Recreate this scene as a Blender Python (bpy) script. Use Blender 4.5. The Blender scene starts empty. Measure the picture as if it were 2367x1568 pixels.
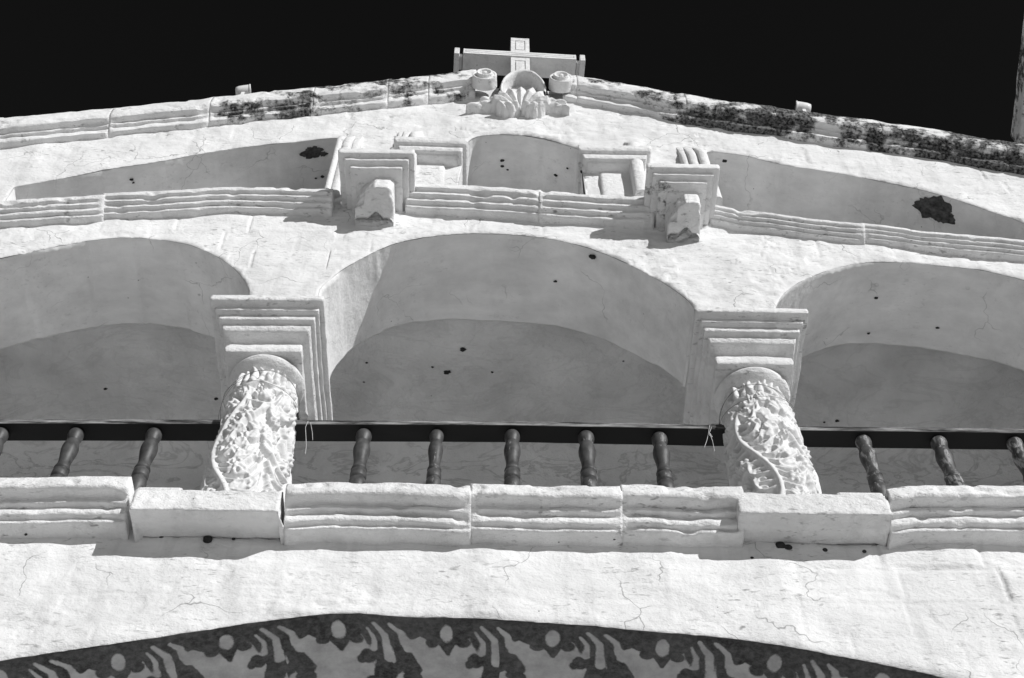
import bpy, bmesh, math, random
import numpy as np
from mathutils import Matrix, Vector

# ------------------------------------------------------------------ camera
scene = bpy.context.scene
CAM = np.array([0.0, -5.0, 1.6])
PITCH, YAW, LENS = math.radians(56.0), math.radians(-0.9), 50.0
cam_data = bpy.data.cameras.new('camera')
cam_data.lens = LENS; cam_data.sensor_width = 36.0; cam_data.sensor_fit = 'HORIZONTAL'
cam_data.clip_start = 0.05; cam_data.clip_end = 6000
cam = bpy.data.objects.new('camera', cam_data)
scene.collection.objects.link(cam)
cam.location = CAM
cam.rotation_euler = (math.pi / 2 + PITCH, 0, YAW)
scene.camera = cam

# ------------------------------------------------------------------ sun + sky
SUN_TO = Vector((0.88, -1.0, 0.53)).normalized()          # direction towards the sun
elev = math.asin(SUN_TO.z); azim = math.atan2(SUN_TO.x, SUN_TO.y)
sun_data = bpy.data.lights.new('sun', 'SUN')
sun_data.energy = 5.0; sun_data.angle = math.radians(0.5); sun_data.color = (1.0, 1.0, 1.0)
sun = bpy.data.objects.new('sun', sun_data)
scene.collection.objects.link(sun)
sun.location = (8, -9, 12)
sun.rotation_euler = SUN_TO.to_track_quat('Z', 'Y').to_euler()

world = bpy.data.worlds.new('World'); scene.world = world; world.use_nodes = True
nt = world.node_tree; nt.nodes.clear()
sky = nt.nodes.new('ShaderNodeTexSky'); sky.sky_type = 'NISHITA'; sky.sun_disc = False
sky.sun_elevation = elev; sky.sun_rotation = azim
sky.altitude = 3300; sky.air_density = 1.0; sky.dust_density = 0.2; sky.ozone_density = 1.0
# black and white film behind a deep red filter: blue light does not register
sep = nt.nodes.new('ShaderNodeSeparateColor')
mul = nt.nodes.new('ShaderNodeMath'); mul.operation = 'MULTIPLY'; mul.inputs[1].default_value = 0.25
sub = nt.nodes.new('ShaderNodeMath'); sub.operation = 'SUBTRACT'; sub.use_clamp = False
mx = nt.nodes.new('ShaderNodeMath'); mx.operation = 'MAXIMUM'; mx.inputs[1].default_value = 0.03
comb = nt.nodes.new('ShaderNodeCombineColor')
bg = nt.nodes.new('ShaderNodeBackground'); bg.inputs['Strength'].default_value = 0.10
wo = nt.nodes.new('ShaderNodeOutputWorld')
L = nt.links.new
L(sky.outputs[0], sep.inputs[0]); L(sep.outputs[2], mul.inputs[0])
L(sep.outputs[0], sub.inputs[0]); L(mul.outputs[0], sub.inputs[1]); L(sub.outputs[0], mx.inputs[0])
for i in range(3): L(mx.outputs[0], comb.inputs[i])
L(comb.outputs[0], bg.inputs['Color']); L(bg.outputs[0], wo.inputs['Surface'])

vs = scene.view_settings
scene.display_settings.display_device = 'sRGB'
vs.view_transform = 'Standard'; vs.look = 'None'; vs.gamma = 1.0; vs.use_curve_mapping = False
vs.exposure = -0.18
try:
    scene.cycles.max_bounces = 4; scene.cycles.diffuse_bounces = 3; scene.cycles.glossy_bounces = 2
    scene.cycles.use_adaptive_sampling = True
except Exception:
    pass

# ------------------------------------------------------------------ helpers
Rcam = np.array(cam.rotation_euler.to_matrix())
KX = 36.0 / LENS / 2367.0
def P(px, py, Y=0.0):
    """survey: the point of the vertical plane y = Y seen at (px, py) of a 2367 x 1568 print"""
    d = Rcam @ np.array([(px - 1183.5) * KX, (784.0 - py) * KX, -1.0])
    return CAM + d * ((Y - CAM[1]) / d[1])
def PL(pts, Y=0.0):
    return np.array([P(a, b, Y) for a, b in pts])

def _hash(ix, iy, iz, seed):
    h = (ix * 374761393 + iy * 668265263 + iz * 2147483647 + seed * 974711) & 0xFFFFFFFF
    h = ((h ^ (h >> 13)) * 1274126177) & 0xFFFFFFFF
    h = ((h ^ (h >> 16)) * 2246822519) & 0xFFFFFFFF
    return ((h ^ (h >> 15)) & 0xFFFF) / 32767.5 - 1.0
def vnoise(p, seed=0):
    p = np.asarray(p, float); i = np.floor(p).astype(np.int64); f = p - i
    f = f * f * (3 - 2 * f); out = 0
    for dx in (0, 1):
        wx = f[..., 0] if dx else 1 - f[..., 0]
        for dy in (0, 1):
            wy = f[..., 1] if dy else 1 - f[..., 1]
            for dz in (0, 1):
                wz = f[..., 2] if dz else 1 - f[..., 2]
                out = out + wx * wy * wz * _hash(i[..., 0] + dx, i[..., 1] + dy, i[..., 2] + dz, seed)
    return out
def fbm(p, octv=3, seed=0):
    p = np.asarray(p, float); a = 1.0; s = 0; t = 0
    for k in range(octv):
        s = s + a * vnoise(p * (2.03 ** k) + 17.3 * k, seed + k); t += a; a *= 0.5
    return s / t

def resample(pts, step=None, n=None):
    pts = np.asarray(pts, float)
    d = np.r_[0, np.cumsum(np.linalg.norm(np.diff(pts, axis=0), axis=1))]
    if n is None: n = max(2, int(round(d[-1] / step)) + 1)
    t = np.linspace(0, d[-1], n)
    return np.stack([np.interp(t, d, pts[:, k]) for k in range(pts.shape[1])], 1)
def smooth(pts, it=2):
    pts = np.array(pts, float)
    for _ in range(it):
        q = pts.copy(); q[1:-1] = (pts[:-2] + 2 * pts[1:-1] + pts[2:]) / 4; pts = q
    return pts

col = scene.collection
def new_obj(name, me, mat=None, parent=None):
    o = bpy.data.objects.new(name, me); col.objects.link(o)
    if mat is not None and me is not None and not me.materials: me.materials.append(mat)
    if parent is not None: o.parent = parent
    return o
def mesh_obj(name, V, F, mat, parent=None, sm=True, attrs=None):
    me = bpy.data.meshes.new(name)
    me.from_pydata([tuple(v) for v in np.asarray(V, float)], [], [tuple(f) for f in F])
    if sm: me.polygons.foreach_set('use_smooth', [True] * len(me.polygons))
    if attrs:
        for k, a in attrs.items():
            at = me.attributes.new(k, 'FLOAT', 'POINT'); at.data.foreach_set('value', np.asarray(a, np.float32).ravel())
    me.update()
    return new_obj(name, me, mat, parent)
def grid_faces(n, m, off=0, wrap=False):
    F = []
    for i in range(n - 1):
        for j in range(m - (0 if wrap else 1)):
            a = off + i * m + j; b = off + i * m + (j + 1) % m
            F.append((a, b, b + m, a + m))
    return F
def normals(V, wrap=False):
    if wrap:
        dj = np.roll(V, -1, 1) - np.roll(V, 1, 1)
    else:
        dj = np.gradient(V, axis=1)
    di = np.gradient(V, axis=0)
    n = np.cross(di, dj); l = np.linalg.norm(n, axis=2, keepdims=True)
    return n / np.maximum(l, 1e-9)
def rough(V, amps, seed=0, wrap=False, aniso=(1, 1, 1)):
    """push a grid along its normals with layered noise; amps = [(amplitude, frequency), ...]"""
    n = normals(V, wrap); d = 0
    for k, (a, f) in enumerate(amps):
        d = d + a * fbm(V * np.array(aniso) * f, 2, seed + 7 * k)
    return V + n * d[..., None]
def grid_obj(name, V, mat, parent=None, wrap=False, attrs=None, sm=True):
    n, m = V.shape[:2]
    return mesh_obj(name, V.reshape(-1, 3), grid_faces(n, m, 0, wrap), mat, parent, sm, attrs)
ROUGH = [(0.007, 2.6), (0.004, 9), (0.0022, 30)]
FINE = [(0.003, 4), (0.0018, 14), (0.001, 45)]

def box_obj(name, lo, hi, mat, parent=None, bevel=0.006, M=None):
    bm = bmesh.new(); bmesh.ops.create_cube(bm, size=1.0)
    lo = Vector(lo); hi = Vector(hi)
    for v in bm.verts:
        v.co = Vector(((lo[k] + hi[k]) / 2 + v.co[k] * (hi[k] - lo[k]) for k in range(3)))
    if bevel: bmesh.ops.bevel(bm, geom=bm.edges[:] , offset=bevel, segments=2, affect='EDGES', profile=0.6)
    if M is not None: bm.transform(M)
    me = bpy.data.meshes.new(name); bm.to_mesh(me); bm.free()
    return new_obj(name, me, mat, parent)
def tube(name, pts, r, mat, parent=None, seg=6):
    pts = np.asarray(pts, float); n = len(pts); V = []
    t = np.gradient(pts, axis=0); t /= np.maximum(np.linalg.norm(t, axis=1, keepdims=True), 1e-9)
    ref = np.array([0.13, 0.31, 0.94])
    for i in range(n):
        a = np.cross(t[i], ref); a /= np.linalg.norm(a); b = np.cross(t[i], a)
        for k in range(seg):
            th = 2 * math.pi * k / seg
            V.append(pts[i] + r * (math.cos(th) * a + math.sin(th) * b))
    F = grid_faces(n, seg, 0, True)
    F += [tuple(range(seg))[::-1], tuple(range((n - 1) * seg, n * seg))]
    return mesh_obj(name, V, F, mat, parent)
def lathe_mesh(name, prof, seg=28):
    V = []
    for r, z in prof:
        for k in range(seg):
            th = 2 * math.pi * k / seg; V.append((r * math.cos(th), r * math.sin(th), z))
    F = grid_faces(len(prof), seg, 0, True) + [tuple(range(seg)), tuple(range((len(prof) - 1) * seg, len(prof) * seg))[::-1]]
    me = bpy.data.meshes.new(name); me.from_pydata(V, [], F)
    me.polygons.foreach_set('use_smooth', [True] * len(me.polygons)); me.update()
    return me
def empty(name, loc=(0, 0, 0), label=None, cat=None, group=None):
    o = bpy.data.objects.new(name, None); col.objects.link(o); o.location = loc; o.empty_display_size = 0.2
    if label: o['label'] = label
    if cat: o['category'] = cat
    if group: o['group'] = group
    return o
def keep(parent, *objs):
    """parent world-space meshes to a moved empty without moving them"""
    bpy.context.view_layer.update()
    for o in objs:
        o.parent = parent; o.matrix_parent_inverse = Matrix.Translation(parent.location).inverted()

# ------------------------------------------------------------------ materials
def N(nt, kind, **kw):
    n = nt.nodes.new(kind)
    for k, v in kw.items():
        if k.startswith('i_'):
            key = k[2:]; n.inputs[int(key) if key.isdigit() else key].default_value = v
        else: setattr(n, k, v)
    return n
def ramp(nt, src, p0, p1, v0=0.0, v1=1.0):
    m = N(nt, 'ShaderNodeMapRange'); m.inputs[1].default_value = p0; m.inputs[2].default_value = p1
    m.inputs[3].default_value = v0; m.inputs[4].default_value = v1
    nt.links.new(src, m.inputs[0]); return m.outputs[0]
def math_(nt, op, a, b):
    m = N(nt, 'ShaderNodeMath', operation=op)
    for i, s in enumerate((a, b)):
        if isinstance(s, (int, float)): m.inputs[i].default_value = s
        else: nt.links.new(s, m.inputs[i])
    return m.outputs[0]
def grey_mix(nt, fac, a, b):
    m = N(nt, 'ShaderNodeMix', data_type='FLOAT')
    for i, s in ((0, fac), (2, a), (3, b)):
        if isinstance(s, (int, float)): m.inputs[i].default_value = s
        else: nt.links.new(s, m.inputs[i])
    return m.outputs[0]
def base_mat(name, rough_=0.9):
    m = bpy.data.materials.new(name); m.use_nodes = True; nt = m.node_tree
    b = nt.nodes['Principled BSDF']; b.inputs['Roughness'].default_value = rough_
    b.inputs['Specular IOR Level'].default_value = 0.2
    g = N(nt, 'ShaderNodeNewGeometry')
    return m, nt, b, g.outputs['Position']
def set_grey(nt, b, v):
    c = N(nt, 'ShaderNodeCombineColor')
    for i in range(3): nt.links.new(v, c.inputs[i])
    nt.links.new(c.outputs[0], b.inputs['Base Color'])
def noise(nt, pos, scale, detail=4, rough_=0.55, stretch=None, dist=0.0):
    n = N(nt, 'ShaderNodeTexNoise'); n.inputs['Scale'].default_value = scale; n.inputs['Detail'].default_value = detail
    n.inputs['Roughness'].default_value = rough_; n.inputs['Distortion'].default_value = dist
    if stretch:
        mp = N(nt, 'ShaderNodeMapping'); mp.inputs['Scale'].default_value = stretch
        nt.links.new(pos, mp.inputs['Vector']); pos = mp.outputs[0]
    nt.links.new(pos, n.inputs['Vector']); return n.outputs[0]
def bump(nt, b, h, strength=0.5, dist=0.01, prev=None):
    bp = N(nt, 'ShaderNodeBump'); bp.inputs['Strength'].default_value = strength; bp.inputs['Distance'].default_value = dist
    nt.links.new(h, bp.inputs['Height'])
    if prev is not None: nt.links.new(prev, bp.inputs['Normal'])
    return bp.outputs[0]

def plaster(name, base=0.80, var=0.06, dirt=0.5, cracks=0.6, bumpk=0.6, speck=0.5, lichen=False):
    m, nt, b, pos = base_mat(name, 0.92)
    v = ramp(nt, noise(nt, pos, 1.7, 3), 0.3, 0.7, base - var, base + var * 0.6)
    brush = noise(nt, pos, 9, 3, 0.65, (0.35, 1, 1.4))
    v = math_(nt, 'ADD', v, ramp(nt, brush, 0.3, 0.7, -var * 0.55, var * 0.4))
    # dusty grey weathering in the pores
    pores = ramp(nt, noise(nt, pos, 30, 2, 0.7, (0.5, 1, 1.6)), 0.58, 0.72)
    area = ramp(nt, noise(nt, pos, 2.3, 1), 0.40, 0.60)
    f = math_(nt, 'MULTIPLY', math_(nt, 'MULTIPLY', pores, area), dirt)
    v = grey_mix(nt, f, v, 0.30)
    st = math_(nt, 'MULTIPLY', ramp(nt, noise(nt, pos, 5, 3, 0.6, (1.6, 1, 0.22)), 0.52, 0.72), dirt * 0.42)
    v = grey_mix(nt, st, v, 0.42)
    # fly specks and little holes
    vo = N(nt, 'ShaderNodeTexVoronoi', feature='F1'); vo.inputs['Scale'].default_value = 9.0
    nt.links.new(pos, vo.inputs['Vector'])
    sp = ramp(nt, vo.outputs['Distance'], 0.03, 0.055, 1.0, 0.0)
    sepc = N(nt, 'ShaderNodeSeparateColor'); nt.links.new(vo.outputs['Color'], sepc.inputs[0])
    rare = ramp(nt, sepc.outputs[0], 0.80, 0.82)
    v = grey_mix(nt, math_(nt, 'MULTIPLY', math_(nt, 'MULTIPLY', sp, rare), speck), v, 0.06)
    # hairline cracks
    if cracks > 0.3:
        warp = N(nt, 'ShaderNodeTexNoise'); warp.inputs['Scale'].default_value = 4.0; warp.inputs['Detail'].default_value = 3
        nt.links.new(pos, warp.inputs['Vector'])
        wv = N(nt, 'ShaderNodeVectorMath', operation='MULTIPLY_ADD'); wv.inputs[1].default_value = (0.34, 0.34, 0.30)
        nt.links.new(warp.outputs[1], wv.inputs[0]); nt.links.new(pos, wv.inputs[2])
        vc = N(nt, 'ShaderNodeTexVoronoi', feature='DISTANCE_TO_EDGE'); vc.inputs['Scale'].default_value = 1.9
        nt.links.new(wv.outputs[0], vc.inputs['Vector'])
        cr = ramp(nt, vc.outputs['Distance'], 0.001, 0.0075, 1.0, 0.0)
        crm = ramp(nt, noise(nt, pos, 2.4, 1), 0.51, 0.58)
        crk = math_(nt, 'MULTIPLY', math_(nt, 'MULTIPLY', cr, crm), cracks)
        v = grey_mix(nt, crk, v, 0.30)
    # lichen (only where the mesh carries the attribute)
    if lichen:
        at = N(nt, 'ShaderNodeAttribute', attribute_name='grime')
        edge = math_(nt, 'ADD', at.outputs['Fac'], ramp(nt, noise(nt, pos, 8, 5, 0.72), 0.25, 0.75, -0.38, 0.38))
        lich = ramp(nt, edge, 0.42, 0.62)
        mott = ramp(nt, noise(nt, pos, 45, 1, 0.7), 0.35, 0.7, 0.015, 0.20)
        v = grey_mix(nt, lich, v, mott)
    set_grey(nt, b, v)
    h1 = noise(nt, pos, 26, 4, 0.72, (0.75, 1, 1.2))
    nb = bump(nt, b, h1, bumpk, 0.016)
    nt.links.new(nb, b.inputs['Normal'])
    return m
M_WALL = plaster('whitewash_rough', 0.735, 0.085, 0.95, 0.95, 0.60, 0.8)
M_LICH = plaster('whitewash_lichen', 0.74, 0.07, 0.7, 0.0, 0.7, 0.4, True)
M_TRIM = plaster('whitewash_trim', 0.74, 0.09, 1.0, 0.0, 0.95, 0.9)
M_SOFF = plaster('whitewash_soffit', 0.80, 0.12, 0.25, 0.5, 0.40, 0.7)
M_CARV = plaster('whitewash_carving', 0.70, 0.06, 0.7, 0.0, 0.35, 0.2)

def marble_paint():
    m, nt, b, pos = base_mat('painted_marble', 0.85)
    v = ramp(nt, noise(nt, pos, 2.0, 5), 0.3, 0.7, 0.56, 0.79)
    n1 = noise(nt, pos, 2.6, 4, 0.6, (0.55, 1, 1.5), 1.6)
    d = math_(nt, 'ABSOLUTE', math_(nt, 'SUBTRACT', n1, 0.5), 0.0)
    vein = ramp(nt, d, 0.0, 0.035, 1.0, 0.0)
    sx = N(nt, 'ShaderNodeSeparateXYZ'); nt.links.new(pos, sx.inputs[0])
    low = ramp(nt, sx.outputs[2], 10.42, 10.05, 0.22, 1.0)
    v = grey_mix(nt, math_(nt, 'MULTIPLY', math_(nt, 'MULTIPLY', vein, low), 0.5), v, 0.24)
    vo = N(nt, 'ShaderNodeTexVoronoi', feature='F1'); vo.inputs['Scale'].default_value = 4.0
    nt.links.new(pos, vo.inputs['Vector'])
    sp = ramp(nt, vo.outputs['Distance'], 0.02, 0.05, 1.0, 0.0)
    sc_ = N(nt, 'ShaderNodeSeparateColor'); nt.links.new(vo.outputs['Color'], sc_.inputs[0])
    v = grey_mix(nt, math_(nt, 'MULTIPLY', sp, ramp(nt, sc_.outputs[0], 0.72, 0.74)), v, 0.05)
    set_grey(nt, b, v)
    nt.links.new(bump(nt, b, noise(nt, pos, 6, 5, 0.68), 0.9, 0.05), b.inputs['Normal'])
    return m
M_MARB = marble_paint()

def mural():
    m, nt, b, pos = base_mat('mural_paint', 0.85)
    at = N(nt, 'ShaderNodeAttribute', attribute_name='paint')
    a = math_(nt, 'ADD', at.outputs['Fac'], ramp(nt, noise(nt, pos, 30, 5, 0.78), 0.3, 0.7, -0.16, 0.16))
    dk = ramp(nt, a, 0.34, 0.62)
    pale = ramp(nt, noise(nt, pos, 7, 6, 0.7), 0.3, 0.7, 0.26, 0.46)
    dark = ramp(nt, noise(nt, pos, 30, 5, 0.75), 0.4, 0.8, 0.022, 0.12)
    fade = ramp(nt, noise(nt, pos, 3.5, 5, 0.7), 0.36, 0.62, 0.88, 1.0)
    set_grey(nt, b, grey_mix(nt, math_(nt, 'MULTIPLY', dk, fade), pale, dark))
    nt.links.new(bump(nt, b, noise(nt, pos, 40, 5, 0.6), 0.35, 0.008), b.inputs['Normal'])
    return m
M_MURAL = mural()

def wood(name, worn_bias=0.0):
    m, nt, b, pos = base_mat(name, 0.42)
    b.inputs['Specular IOR Level'].default_value = 0.45
    sx = N(nt, 'ShaderNodeSeparateXYZ'); nt.links.new(pos, sx.inputs[0])
    drift = ramp(nt, sx.outputs[0], -2.0, 2.5, -0.12, 0.06)           # paint more worn at one end
    at = N(nt, 'ShaderNodeAttribute', attribute_name='worn')
    w = math_(nt, 'ADD', noise(nt, pos, 26, 5, 0.7, (1, 1, 0.35)), drift)
    w = math_(nt, 'ADD', w, at.outputs['Fac'])
    worn = ramp(nt, math_(nt, 'ADD', w, worn_bias), 0.58, 0.66)
    grain = ramp(nt, noise(nt, pos, 60, 4, 0.6, (1, 1, 0.12)), 0.3, 0.7, 0.18, 0.42)
    dark = ramp(nt, noise(nt, pos, 20, 4), 0.3, 0.7, 0.03, 0.085)
    set_grey(nt, b, grey_mix(nt, worn, dark, grain))
    nt.links.new(grey_mix(nt, worn, 0.52, 0.85), b.inputs['Roughness'])
    nt.links.new(bump(nt, b, noise(nt, pos, 50, 4, 0.6, (1, 1, 0.2)), 0.35, 0.004), b.inputs['Normal'])
    return m
M_WOOD = wood('baluster_wood')
def railmat():
    m, nt, b, pos = base_mat('rail_wood', 0.6)
    at = N(nt, 'ShaderNodeAttribute', attribute_name='worn')
    w = noise(nt, pos, 22, 6, 0.75, (0.12, 1.0, 1.6))
    worn = math_(nt, 'MULTIPLY', ramp(nt, w, 0.40, 0.60), at.outputs['Fac'])
    set_grey(nt, b, grey_mix(nt, worn, 0.012, ramp(nt, noise(nt, pos, 40, 4, 0.7, (0.15, 1, 2)), 0.3, 0.7, 0.10, 0.50)))
    nt.links.new(bump(nt, b, w, 0.3, 0.004), b.inputs['Normal'])
    return m
M_RAIL = railmat()
def plain(name, v, r=0.6, amp=0.2, sc=30):
    m, nt, b, pos = base_mat(name, r)
    set_grey(nt, b, ramp(nt, noise(nt, pos, sc, 4), 0.3, 0.7, v * (1 - amp), v * (1 + amp)))
    return m
M_HOLE = plain('dark_hole', 0.035, 0.95)
M_PEEL = plain('bare_earth_render', 0.07, 0.95, 0.7, 26)
M_STR = plain('pale_string', 0.55, 0.8)
M_WIRE = plain('rusty_wire', 0.2, 0.7)
M_LAMP = plain('lamp_enamel', 0.72, 0.35, 0.05)
M_GLASS = plain('lamp_glass', 0.25, 0.1, 0.05)
M_DARK_SILL = plain('dark_sill', 0.13, 0.95, 0.4, 9)  # kept dark to cut light bounced up into the recesses
M_GROUND = plain('pale_plaza_stone', 0.64, 0.9, 0.12, 1.5)

# ------------------------------------------------------------------ ground
gv = [(-1500, -1500, 0), (1500, -1500, 0), (1500, 1500, 0), (-1500, 1500, 0)]
ground = mesh_obj('ground', gv, [(0, 1, 2, 3)], M_GROUND); ground['kind'] = 'structure'

# ------------------------------------------------------------------ the church front
facade = empty('church_facade', (0, 0, 0),
    'whitewashed old church front with arched loggia, carved columns and low gable', 'church')
XL, XR = -4.6, 4.6

def blocks_relief(X, Z, seed, ch=0.24, bw=0.52, depth=0.007):
    """faint masonry courses showing through the whitewash"""
    row = np.floor(Z / ch + 0.25 * vnoise(np.stack([X * 0.6, Z * 0, Z * 0], -1), seed)).astype(np.int64)
    off = _hash(row, row * 0, row * 0, seed) * 0.5
    c = X / bw + off; colid = np.floor(c).astype(np.int64)
    fz = Z / ch - np.floor(Z / ch); dz = np.minimum(fz, 1 - fz) * ch
    fx = c - colid; dx = np.minimum(fx, 1 - fx) * bw
    p3 = np.stack([X, Z, Z * 0], -1)
    jit = 0.012 * fbm(p3 * 7, 2, seed + 3)
    dz = np.abs(dz + jit); dx = np.abs(dx + jit)
    mask = np.clip(0.35 + 1.4 * fbm(p3 * 1.3, 2, seed + 5), 0, 1)
    g = np.exp(-(np.minimum(dz, dx) / 0.008) ** 2) * mask
    return -depth * g + 0.006 * _hash(row, colid, row * 0, seed + 9) * mask

def thin(b):
    keep_ = [0]
    for i in range(1, len(b)):
        if b[i, 0] - b[keep_[-1], 0] >= 0.004: keep_.append(i)
    return b[keep_]
def wall_between(name, bottom, ztop, mat, seed, rows=70, y0=0.0, parent=facade, courses=True):
    """front sheet of wall: bottom is a polyline (x, z) with x not decreasing, ztop(x) its top"""
    bottom = thin(bottom); bx, bz = bottom[:, 0], bottom[:, 1]
    t = np.linspace(0, 1, int(rows * 1.5))
    top = np.maximum(ztop(bx), bz + 0.02); zmin = bz.min()
    Z = np.maximum(bz[:, None], zmin + (top - zmin)[:, None] * t[None, :])
    X = np.repeat(bx[:, None], len(t), 1)
    d = Z - bz[:, None]
    p3 = np.stack([X, Z * 0, Z], -1)
    area = np.clip(0.55 + 1.6 * fbm(p3 * 1.1, 2, seed + 20), 0.2, 1)          # smooth coats and rough coats
    h = 0.012 * fbm(p3 * 1.6, 2, seed) + 0.011 * fbm(p3 * np.array([5, 1, 7]), 2, seed + 1) + area * (0.007 * fbm(p3 * np.array([12, 1, 20]), 2, seed + 2) + 0.002 * fbm(p3 * np.array([30, 1, 44]), 1, seed + 3))
    chips = fbm(p3 * np.array([8, 1, 24]), 2, seed + 4)
    h -= 0.009 * np.clip((chips - 0.36) / 0.08, 0, 1) * area
    pl = fbm(p3 * np.array([2.6, 1, 4.5]), 2, seed + 14); h += 0.004 * np.clip((pl - 0.05) / 0.04, 0, 1)      # edges of old coats of plaster
    if courses: h += blocks_relief(X, Z, seed)
    Y = y0 - h * np.clip(d / 0.03, 0.25, 1) + 0.010 * np.exp(-d / 0.012)
    V = np.stack([X, Y, Z], -1)
    return grid_obj(name, V, mat, parent)

def jitter_edge(pts, step, seed, amp=0.006):
    q = resample(smooth(resample(pts, 0.05), 1), step)
    p3 = np.stack([q[:, 0], q[:, 0] * 0, q[:, 2]], 1)
    j = amp * fbm(p3 * 6, 2, seed) + amp * 0.8 * fbm(p3 * 24, 2, seed + 1)
    q[:, 2] += j
    return q

# ---- lower wall over the painted entrance arch
A_low = [(-560, 1760), (-420, 1690), (-250, 1610), (-100, 1550), (0, 1524), (160, 1501), (320, 1477), (440, 1459), (560, 1438), (680, 1425), (757, 1415),
         (820, 1414), (950, 1424), (1037, 1424), (1229, 1435), (1397, 1447), (1515, 1457), (1610, 1465), (1704, 1474), (1832, 1493), (1990, 1523),
         (2109, 1547), (2188, 1565), (2350, 1610), (2520, 1670), (2680, 1745), (2850, 1850)]
e_low = jitter_edge(PL(A_low), 0.012, 11, 0.004)
z_low_top = P(1190, 1228, 0)[2]
wall_between('lower_wall', e_low[:, [0, 2]], lambda x: np.full_like(x, z_low_top), M_WALL, 21, 95)
# piers that carry the arch down to the ground, either side of the entrance
for s, xa, xb in ((-1, -6.0, e_low[0, 0]), (1, e_low[-1, 0], 6.0)):
    box_obj('pier', (xa, 0.016, 0.0), (xb, 1.6, z_low_top), M_WALL, facade, 0.02)

# painted soffit of the entrance arch
def capsule(s, t, a, b, ra, rb):
    ax, ay = a; bx, by = b
    px, py = s - ax, t - ay; dx, dy = bx - ax, by - ay
    k = np.clip((px * dx + py * dy) / (dx * dx + dy * dy), 0, 1)
    return np.hypot(px - k * dx, py - k * dy) - (ra + (rb - ra) * k)
def ell(s, t, c, rx, ry):
    return (np.hypot((s - c[0]) / rx, (t - c[1]) / ry) - 1) * np.minimum(rx, ry)
def mural_field(S, T):
    per = 0.533
    k = np.floor(S / per); s = S - k * per            # ball at s = per/2
    s = s - per / 2
    r1 = _hash(k.astype(np.int64), k.astype(np.int64) * 3, k.astype(np.int64) * 0, 5)
    wob = np.stack([S * 9, T * 9, S * 0], -1)
    s = s + 0.010 * fbm(wob * 0.7, 2, 3) + 0.012 * r1; t = (T + 0.012 * fbm(wob * 0.7, 2, 8)) * (1 + 0.10 * r1)
    band = 0.125 + 0.030 * np.abs(np.sin((s + 0.02 + 0.02 * r1) * math.pi / 0.13))
    dark = t - band
    U = np.minimum
    dark = U(dark, capsule(s, t, (0.0, 0.12), (0.006, 0.235), 0.078, 0.014))
    dark = U(dark, ell(s, t, (-0.075, 0.165), 0.036, 0.034))
    dark = U(dark, ell(s, t, (0.08, 0.16), 0.036, 0.034))
    for sh in (0, per, -per):
        q = s + sh
        dark = U(dark, capsule(q, t, (0.21, 0.12), (0.25, 0.32), 0.098, 0.064))
        dark = U(dark, ell(q, t, (0.145, 0.275), 0.042, 0.050))
        dark = U(dark, ell(q, t, (0.112, 0.30), 0.022, 0.030))
        dark = U(dark, capsule(q, t, (0.25, 0.28), (0.200, 0.46), 0.060, 0.048))
        dark = U(dark, ell(q, t, (0.155, 0.47), 0.042, 0.055))
        dark = U(dark, ell(q, t, (0.185, 0.54), 0.044, 0.05))
        dark = U(dark, capsule(q, t, (0.30, 0.22), (0.355, 0.345), 0.046, 0.052))
        dark = U(dark, ell(q, t, (0.372, 0.41), 0.036, 0.045))
        dark = U(dark, ell(q, t, (0.335, 0.395), 0.030, 0.034))
    pale = ell(s, t, (0.0, 0.108), 0.036 + 0.003 * r1, 0.060)
    for sh in (0, per, -per):
        q = s + sh
        for a, m_, b_, w0, w1 in (((0.140, 0.085), (0.172, 0.15), (0.170, 0.225), 0.009, 0.019),
                                  ((0.175, 0.050), (0.232, 0.13), (0.246, 0.285), 0.013, 0.028),
                                  ((0.255, 0.050), (0.308, 0.10), (0.338, 0.205), 0.012, 0.024)):
            pale = U(pale, capsule(q, t, a, m_, w0, (w0 + w1) / 2)); pale = U(pale, capsule(q, t, m_, b_, (w0 + w1) / 2, w1))
    f = 1 / (1 + np.exp(np.clip(dark / 0.007, -30, 30)))
    g = 1 / (1 + np.exp(np.clip(pale / 0.006, -30, 30)))
    return f * (1 - g * (0.90 + 0.12 * fbm(wob * 3, 2, 2)))
fe = resample(e_low, 0.0075)
yy = np.r_[0.0, 0.006, np.linspace(0.012, 0.62, 84), np.linspace(0.66, 1.6, 14)]
V = np.repeat(fe[:, None, :], len(yy), 1)
V[:, :, 1] = 0.016 + yy[None, :]
V[:, :, 2] += 0.0
V = rough(V, [(0.006, 3), (0.002, 20)], 31)
V[:, 0, :] = fe; V[:, 0, 1] = 0.012
ds = np.r_[0, np.cumsum(np.linalg.norm(np.diff(fe, axis=0), axis=1))]
s_ref = np.interp(P(1030, 1424, 0)[0], fe[:, 0], ds)
pf = mural_field(ds[:, None] - s_ref + 0.533 / 2 + 0 * yy[None, :], yy[None, :] + 0 * ds[:, None])
grid_obj('painted_soffit', V, M_MURAL, facade, attrs={'paint': pf})
box_obj('entrance_wall', (-6, 1.6, 0), (6, 1.9, z_low_top + 0.2), M_WALL, facade, 0.0)

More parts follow.
